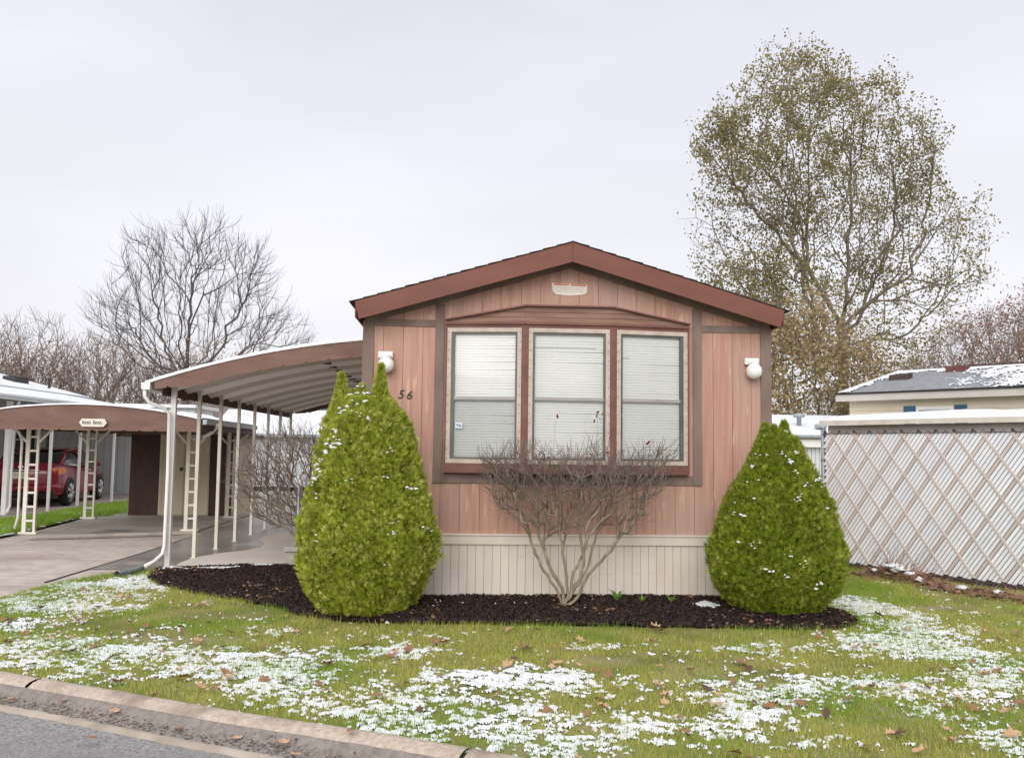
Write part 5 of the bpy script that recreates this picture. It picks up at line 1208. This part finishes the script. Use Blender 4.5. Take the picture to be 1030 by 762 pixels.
V, F = leaves(ell(rng, 60, (-3.3, 2.9, 1.05), (.5, .5, .5)), .05, rng); nobj('dry_leaves', V, F, 'litter', sh2)
blk = thing('concrete_block', (-3.19, 2.42, 0), 'grey concrete block standing on the walkway edge beside the mulch', 'concrete block')
mb = MB(); mb.box(-3.31, -3.07, 2.36, 2.56, 0.01, .225); obj('block_body', mb, 'block', blk, bevel=.012)
mb = MB(); mb.box(-3.335, -3.045, 2.335, 2.585, .2255, .285); obj('block_cap', mb, 'block', blk, bevel=.012)
mb = MB(); mb.lathe([(.06, 0), (.055, .03), (.02, .06), (.016, .75), (.010, .76)], (-3.19, 2.46, .286), 10); obj('metal_pole', mb, 'steel', blk, smooth=True)

# fresh green shoots in the mulch
for i, (x, y, s, lb) in enumerate(((.45, -.36, 1.25, 'largest tuft of fresh green shoots in the mulch beside the bare shrub stems'), (.70, -.38, .9, 'middle tuft of fresh green shoots in the mulch, between two others'), (.98, -.42, .8, 'smallest tuft of fresh green shoots in the mulch, nearest the right evergreen'))):
    mb = MB(); rr = random.Random(i); zb = float(bedz(np.array([x]), np.array([y]))[0])
    for k in range(11):
        a = 2 * PI * k / 11 + rr.uniform(-.3, .3); l = .075 * s * rr.uniform(.7, 1.2); w = .012 * s; h = l * rr.uniform(.5, 1.1); c, q = math.cos(a), math.sin(a)
        mb.add([(x, y, zb - .01), (x + c * l * .5 - q * w, y + q * l * .5 + c * w, zb + h * .8), (x + c * l, y + q * l, zb + h), (x + c * l * .5 + q * w, y + q * l * .5 - c * w, zb + h * .8)], [(0, 1, 2, 3)])
    tag(obj('green_shoots', mb, 'bulb', base=(x, y, zb)), lb, 'plant', 'green shoots in the mulch')

# brush piles at the fence foot
def brush(cx, cy, L, W, H, n, label, seed, snowy):
    rng = np.random.default_rng(seed); bp = thing('brush_pile', (cx, cy, 0), label, 'brush pile')
    a = rng.uniform(-L, L, n); b_ = rng.normal(0, W * .5, n); h = H * np.exp(-(a / L) ** 2 * 2 - (b_ / W) ** 2 * 2) * rng.uniform(.2, 1, n)
    P = np.stack([cx + FD[0] * a + FN[0] * b_, cy + FD[1] * a + FN[1] * b_, .03 + h], -1)
    d = rng.normal(0, 1, (n, 3)); d[:, 2] = rng.normal(.05, .35, n); d /= np.linalg.norm(d, axis=1, keepdims=True); l = rng.uniform(.05, .22, (n, 1))
    V1 = seg_mesh(P, P + d * l, np.full(n, .004), np.full(n, .0025), 3); V, F = V1; nobj('stalks', V, F, M('straw_stalks', (.30, .17, .10), (.46, .31, .21), (9, 9, 9), .8), bp)
    V, F = flakes(P[:n // 2] + rng.normal(0, .03, (n // 2, 3)) * [1, 1, .2], .035, .7, rng, .6); nobj('dead_leaves', V, F, 'litter', bp)
    if snowy:
        mb = MB(); rr = random.Random(seed)
        for (u, v, z, s) in snowy:
            b0 = len(mb.v); c = (cx + FD[0] * u + FN[0] * v, cy + FD[1] * u + FN[1] * v, z)
            mb.lathe([(s * .3, -.02), (s, -.005), (s * .85, .012), (s * .3, .03)], c, 9)
            for j in range(b0, len(mb.v)): mb.v[j] = tuple(mb.v[j][q] + rr.gauss(0, (s * .16, s * .16, .006)[q]) for q in range(3))
        obj('snow_cap', mb, 'snow', bp, smooth=True)
    m = 26; a0 = np.stack([cx + FD[0] * rng.uniform(-.25, .25, m), cy + FD[1] * rng.uniform(-.25, .25, m), np.full(m, .05)], -1); t = rng.normal(0, .16, (m, 3)); t[:, 2] = rng.uniform(.15, .42, m) * (H / .2)
    V, F = seg_mesh(a0, a0 + t, np.full(m, .004), np.full(m, .0015), 3); nobj('upright_stalks', V, F, 'twig', bp)
brush(4.28, 1.60, .55, .22, .20, 420, 'heap of dry stalks and leaves topped with snow at the slatted fence', 4, [(-.05, -.02, .19, .12), (.08, -.05, .17, .10), (-.16, .0, .17, .08), (.2, -.06, .13, .07), (.34, -.1, .07, .05), (-.3, -.05, .10, .05), (.02, -.10, .14, .06)])
brush(4.74, .42, .75, .22, .05, 300, 'low drift of brown leaves and stalks along the fence foot, farther from the house', 6, [(-.3, -.05, .07, .07), (.1, -.05, .07, .05)])

# fallen leaves, each its own object
def leaf_mesh(seed, kind):
    rr = random.Random(seed); n = 7 if kind else 1; mb = MB(); s = 1.0; pts = []
    outline = [(0, -.9), (.35, -.55), (.85, -.5), (.55, -.05), (.95, .35), (.45, .4), (.35, .75), (0, 1.05), (-.35, .7), (-.5, .4), (-.95, .3), (-.55, -.05), (-.8, -.55), (-.3, -.55)] if kind else [(0, -1), (.32, -.6), (.5, -.1), (.42, .4), (0, 1), (-.42, .4), (-.5, -.1), (-.32, -.6)]
    cu, cv = rr.uniform(.15, .5), rr.uniform(-.2, .4)
    vs = [(0, 0, 0)] + [(x + rr.uniform(-.1, .1), y + rr.uniform(-.1, .1), cu * x * x + cv * y * y + rr.uniform(-.08, .12)) for x, y in outline]
    k = len(outline); mb.add(vs, [(0, 1 + i, 1 + (i + 1) % k) for i in range(k)])
    mb.tube([(0, -.9, .05), (.05, -1.5, .12)], .03, 4)
    return mb
LEAFV = {}
for mi, mt in enumerate(('leaf_tan', 'leaf_brown', 'leaf_dark')):
    for sd in range(3):
        mb = leaf_mesh(sd + mi * 5, sd != 1); me = bpy.data.meshes.new('fallen_leaf'); me.from_pydata(mb.v, [], mb.f); me.materials.append(MAT[mt]); LEAFV[(mi, sd)] = me
LLAB = ('tan dry leaf lying on the snowy lawn', 'curled brown leaf lying on the snowy lawn', 'dark wet leaf lying on the snowy lawn')
rr = random.Random(17); cnt = 0
while cnt < 240:
    x, y = rr.uniform(-5.4, 4.2), rr.uniform(-4.9, 1.5)
    ax, ay = np.array([x]), np.array([y])
    if not inpoly(ax, ay, Pl)[0] or inpoly(ax, ay, BED)[0]: continue
    if rr.random() > .25 + .75 * math.exp(-((y + 3.2 + .25 * x) / 1.0) ** 2): continue
    mi = rr.choice((0, 0, 1, 1, 1, 2)); o = bpy.data.objects.new('fallen_leaf', LEAFV[(mi, rr.randrange(3))]); scene.collection.objects.link(o)
    o.scale = (s_ := rr.uniform(.026, .056), s_ * rr.uniform(.7, 1.1), s_); o.rotation_euler = (rr.uniform(-.45, .45), rr.uniform(-.45, .45), rr.uniform(0, 6.28)); o.location = (x, y, float(lawnz(ax, ay)[0]) + .034)
    tag(o, LLAB[mi], 'leaf', 'fallen leaves on the lawn'); cnt += 1
for (s, n, mi) in ((.9, .33, 1), (1.35, .36, 0), (2.3, .38, 0), (1.9, .40, 1), (2.6, .36, 0), (.55, .42, 0), (2.95, .12, 1), (3.3, .45, 0), (1.6, .7, 1), (4.1, .4, 0), (2.75, .44, 0)):
    o = bpy.data.objects.new('fallen_leaf', LEAFV[(mi, int(s * 7) % 3)]); scene.collection.objects.link(o)
    o.scale = (.04, .035, .03); o.rotation_euler = (.1, .1, s * 5); n = .12 if n < .2 else .21 + (n - .33) * 1.1; p = K(s, n, 0); o.location = (p[0], p[1], (.045 if n < .15 else -.034 if n < .26 else -.046) + .012)
    tag(o, ('pale' if mi == 0 else 'brown') + ' leaf lying in the gutter by the kerb', 'leaf', 'leaves in the gutter')

# ---- big trees
rng = np.random.default_rng(5)
T = Tree(rng, L=.45, k=1.3, bf=.22)
PY = 24.0
r0 = T.limb([(13.4, PY, -.1), (13.35, PY, 3.0), (13.2, PY - .2, 5.2)], -1, False)
fork = T.limb([(13.25, PY, 6.3)], r0)
m1 = T.limb([(13.5, PY, 7.6), (13.9, PY + .4, 10.5), (14.0, PY + .5, 13.5), (14.2, PY + .3, 15.6)], fork, jit=.06)
T.limb([(14.2, PY - .6, 7.3), (15.6, PY - 1.2, 8.6), (16.8, PY - 1.5, 10.6)], fork, jit=.06)
T.limb([(14.6, PY + .3, 5.9), (16.4, PY + 1, 6.3), (17.6, PY + 1.2, 7.6), (18.3, PY + 1.4, 9.2)], r0, jit=.06)
lf = T.limb([(12.6, PY + .3, 5.0), (12.1, PY + .6, 8.5), (11.7, PY + .6, 12.5), (11.4, PY + .4, 16.6)], r0, jit=.06)
T.limb([(12.2, PY - .6, 5.6), (11.4, PY - 1, 8.2), (10.4, PY - 1.3, 10.3), (8.8, PY - 1.4, 12.4)], r0, jit=.06)
T.limb([(12.4, PY + 1.2, 9.0), (12.7, PY + 1.6, 12.5), (12.8, PY + 1.6, 16.2)], fork, jit=.06)
T.limb([(10.9, PY + 1, 5.2), (9.4, PY + 1.2, 6.4), (8.3, PY + 1.2, 7.6)], r0, jit=.06)
A = np.concatenate([ell(rng, 330, (11.6, PY, 13.3), (2.9, 2.8, 4.0)), ell(rng, 330, (14.0, PY, 12.2), (2.9, 2.8, 3.9)), ell(rng, 260, (16.3, PY, 9.4), (2.7, 2.4, 2.7)), ell(rng, 260, (9.8, PY, 9.9), (2.3, 2.2, 3.4)), ell(rng, 330, (12.8, PY, 6.6), (4.8, 2.6, 2.8)), ell(rng, 160, (12.9, PY, 9.2), (3.2, 2.2, 2.4)), ell(rng, 100, (10.2, PY, 6.8), (2.4, 2.2, 2.4)), ell(rng, 60, (8.6, PY, 13.4), (.8, 1, 1.2)), ell(rng, 60, (15.9, PY, 13.3), (1.3, 1.4, 1.7))])
T.grow(A, jit=.05); T.radii(.0105, 2.35, .26)
pop = thing('poplar_tree', (13.4, PY, 0), 'tall spreading tree with sparse small olive leaves behind the cream home', 'tree')
(tw, tips_) = twigs(T, rng, .016, 1, .35, .0075, .35, .6, 2)
V, F = join(seg_mesh(*T.segs(.03), 7)); nobj('trunk', V, F, 'bark_pop', pop, smooth=True)
V, F = join(seg_mesh(*T.segs(0, .03), 4), seg_mesh(*tw, 3)); nobj('branches', V, F, 'bark_pop', pop)
P = np.array(T.P)[T.r < .022]; P = np.concatenate([P, tips_, (tw[0] + tw[1]) / 2])
dens = .5 + (fbm(P[:, 0] * .38 + P[:, 1] * .3, P[:, 2] * .38, 12, 3) - .5) * 1.15 + .07 * np.exp(-((P[:, 0] - 11.9) / 2.2) ** 2 - ((P[:, 2] - 13.2) / 3.6) ** 2); wl_ = np.clip(1.25 - (P[:, 0] - 10.5) / 15, .6, 1.3)
per = np.clip((dens - .27) * 30 * wl_, 1.0, 15); per = np.floor(per + rng.uniform(0, 1, len(per))).astype(int)
Q = np.repeat(P, per, 0); Q = Q + rng.normal(0, .15, Q.shape)
V, F = leaves(Q, .110, rng, .5); nobj('crown', V, F, 'leaf_pop', pop); print('poplar leaves', len(Q), 'nodes', len(T.P))
# small dense yellow-brown tree in front of it
T = Tree(rng, L=.3, k=1.0, bf=.2); UX, UY = 10.6, 19.6
b = T.limb([(UX, UY, -.1), (UX - .1, UY, 1.6)], -1, False)
for q in ((-1.2, .2, 4.0), (-.3, -.3, 4.8), (.9, .2, 4.4), (1.6, -.2, 3.2), (-1.8, -.2, 2.9)): T.limb([(UX + q[0] * .5, UY + q[1], 2.2 + q[2] * .2), (UX + q[0], UY + q[1], q[2])], b, jit=.05)
A = np.concatenate([ell(rng, 420, (UX - .4, UY, 3.7), (2.5, 1.8, 2.9)), ell(rng, 80, (UX + 1.6, UY, 3.3), (1.2, 1.2, 1.6))]); A = A[A[:, 2] > 1.2]
T.grow(A, jit=.04); T.radii(.008, 2.35, .16)
und = thing('bushy_tree', (UX, UY, 0), 'lower bushy tree with yellow brown leaves in front of the tall tree', 'tree')
(tw, tips_) = twigs(T, rng, .013, 1, .28, .006, .2, .7, 2)
V, F = join(seg_mesh(*T.segs(.025), 6)); nobj('trunk', V, F, 'bark_pop', und, smooth=True)
V, F = join(seg_mesh(*T.segs(0, .025), 4), seg_mesh(*tw, 3)); nobj('branches', V, F, 'bark_pop', und)
P = np.concatenate([np.array(T.P)[T.r < .018], tips_]); dens = fbm(P[:, 0] * .9, P[:, 2] * .9, 14, 3); per = np.floor(np.clip((dens - .22) * 42, 0, 22) + rng.uniform(0, 1, len(P))).astype(int); Q = np.repeat(P, per, 0); Q = Q + rng.normal(0, .2, Q.shape)
V, F = leaves(Q, .12, rng, .4); nobj('crown', V, F, 'leaf_und', und)

# leafless tree beyond the awning
rng = np.random.default_rng(9)
T = Tree(rng, L=.34, k=1.6, bf=.30); BX, BY = -13.0, 30.0
t0 = T.limb([(BX, BY, -.1), (BX, BY, 4.2)], -1, False); T.limb([(BX + .05, BY, 6.2), (BX + .1, BY + .1, 8.6), (BX + .5, BY, 11.0)], t0, jit=.05)
for pts in ([(-1.1, .5, 5.6), (-1.8, .6, 8.2), (-2.1, .7, 10.6)], [(-2.0, -.5, 5.0), (-3.3, -.8, 6.4), (-3.8, -1, 7.4)], [(1.2, .4, 5.6), (2.2, .8, 8.0), (2.6, .9, 10.3)], [(1.6, -.6, 4.7), (3.2, -.9, 6.0), (4.3, -1, 7.6)], [(.5, 1.2, 5.5), (.7, 2.2, 8.5)], [(1.3, .9, 4.5), (3.4, 1.2, 4.9), (4.7, 1.2, 6.0)], [(-.4, -1.2, 5.5), (-.5, -2.2, 8.6)]):
    T.limb([(BX + a, BY + b_, c) for a, b_, c in pts], t0, jit=.06)
A = np.concatenate([ell(rng, 560, (BX + .25, BY, 7.5), (3.7, 3.2, 3.5), .3), ell(rng, 60, (BX + .7, BY, 10.4), (1.3, 1.2, 1.4)), ell(rng, 60, (BX - 1.9, BY, 9.6), (1.2, 1.2, 1.5)), ell(rng, 60, (BX + 2.5, BY, 9.2), (1.2, 1.2, 1.5)), ell(rng, 110, (BX + 3.9, BY, 6.2), (1.4, 1.5, 1.2)), ell(rng, 80, (BX - 3.1, BY, 6.9), (1.2, 1.5, 1.3))]); A = A[A[:, 2] > 4.6]
T.grow(A, jit=.04); T.radii(.0085, 2.15, .22)
bt = thing('bare_tree', (BX, BY, 0), 'large leafless tree with a round crown of fine branches beyond the awning', 'tree')
(tw, tips_) = twigs(T, rng, .018, 3, .36, .0062, .5, .35, 2)
V, F = join(seg_mesh(*T.segs(.03), 7)); nobj('trunk', V, F, 'bark_bare', bt, smooth=True)
V, F = join(seg_mesh(*T.segs(0, .03), 4), seg_mesh(*tw, 3)); nobj('branches', V, F, 'bark_bare', bt)
P = np.array(T.P); P = P[(P[:, 2] < 6.0) & (P[:, 2] > 3.6)]; Q = P[rng.integers(0, len(P), 420)] + rng.normal(0, .25, (420, 3)); V, F = leaves(Q, .11, rng); nobj('last_leaves', V, F, 'leaf_und', bt)

# the wood behind: a few prototypes, copied
def wood_tree(seed, H, W, bark, leaf, nl, natt=330):
    rng = np.random.default_rng(seed); T = Tree(rng, L=.5, k=1.3, bf=.3)
    b = T.limb([(0, 0, -.2), (0, 0, H * .28)], -1, False); T.limb([(W * .05, 0, H * .6), (W * .1, .2, H * .9)], b, jit=.08)
    for k in range(4): a = k * 1.7 + seed; T.limb([(W * .3 * math.cos(a), W * .3 * math.sin(a), H * .55), (W * .5 * math.cos(a), W * .5 * math.sin(a), H * .82)], b, jit=.1)
    A = ell(rng, natt, (0, 0, H * .60), (W, W * .8, H * .42), .6); A = A[A[:, 2] > H * .14]; T.grow(A, jit=.07); T.radii(.016, 2.25, .22)
    (tw, tips_) = twigs(T, rng, .03, 2, .5, .013, .55, .5, 2)
    V1 = seg_mesh(*T.segs(.04), 6); V2 = join(seg_mesh(*T.segs(0, .04), 3), seg_mesh(*tw, 3)); parts = [('trunk', V1, bark), ('branches', V2, bark)]
    if nl: 
        P = np.concatenate([np.array(T.P)[T.r < .03], tips_]); dn = fbm(P[:, 0] * .5, P[:, 2] * .5, seed, 3); P = P[dn > .42]; Q = P[rng.integers(0, len(P), nl * 2)] + rng.normal(0, .25, (nl * 2, 3)); parts.append(('crown', leaves(Q, .13, rng, .3), leaf))
    return parts
def plant(parts, label, group, spots):
    root0 = None
    for (x, y, s, rz) in spots:
        if root0 is None:
            root0 = thing('wood_tree', (0, 0, 0), label, 'tree', group); ch_ = [nobj(nm, V, F, mt, root0) for nm, (V, F), mt in parts]; rt = root0
        else:
            rt = root0.copy(); scene.collection.objects.link(rt)
            for c in ch_: d = c.copy(); scene.collection.objects.link(d); d.parent = rt
        rt.location = (x, y, -.2); rt.rotation_euler = (0, 0, rz); rt.scale = (s, s, s)
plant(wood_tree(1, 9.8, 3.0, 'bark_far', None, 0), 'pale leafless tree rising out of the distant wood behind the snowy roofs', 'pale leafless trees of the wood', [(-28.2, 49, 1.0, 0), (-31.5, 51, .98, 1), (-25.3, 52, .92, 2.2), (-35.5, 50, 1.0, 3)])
plant(wood_tree(2, 8.2, 3.2, 'bark_rust', 'leaf_rust', 1500, 380), 'russet brown tree with a few clinging leaves in the wood beyond the red car', 'russet trees of the wood beyond the red car', [(-29.8, 46, 1.0, 0), (-26.2, 46.5, .90, 2), (-33.6, 47, .95, 1), (-19.2, 47.5, .84, 4), (-36.5, 46, .95, 5), (-15.6, 47, .82, .8)])
plant(wood_tree(3, 7.8, 3.6, 'bark_rust', None, 0, 420), 'brown leafless tree filling the wood line beyond the low carport', 'brown leafless trees of the wood', [(-23.2, 46, 1.0, 0), (-20.8, 44, .90, 1.5), (-17.5, 45, .88, 2.6), (-12.6, 45.5, .84, 4), (-9.8, 47, .84, 5), (-31.8, 44, .80, 3.3), (-27.8, 43.5, .80, 2.1), (-6.5, 48, .8, .5)])
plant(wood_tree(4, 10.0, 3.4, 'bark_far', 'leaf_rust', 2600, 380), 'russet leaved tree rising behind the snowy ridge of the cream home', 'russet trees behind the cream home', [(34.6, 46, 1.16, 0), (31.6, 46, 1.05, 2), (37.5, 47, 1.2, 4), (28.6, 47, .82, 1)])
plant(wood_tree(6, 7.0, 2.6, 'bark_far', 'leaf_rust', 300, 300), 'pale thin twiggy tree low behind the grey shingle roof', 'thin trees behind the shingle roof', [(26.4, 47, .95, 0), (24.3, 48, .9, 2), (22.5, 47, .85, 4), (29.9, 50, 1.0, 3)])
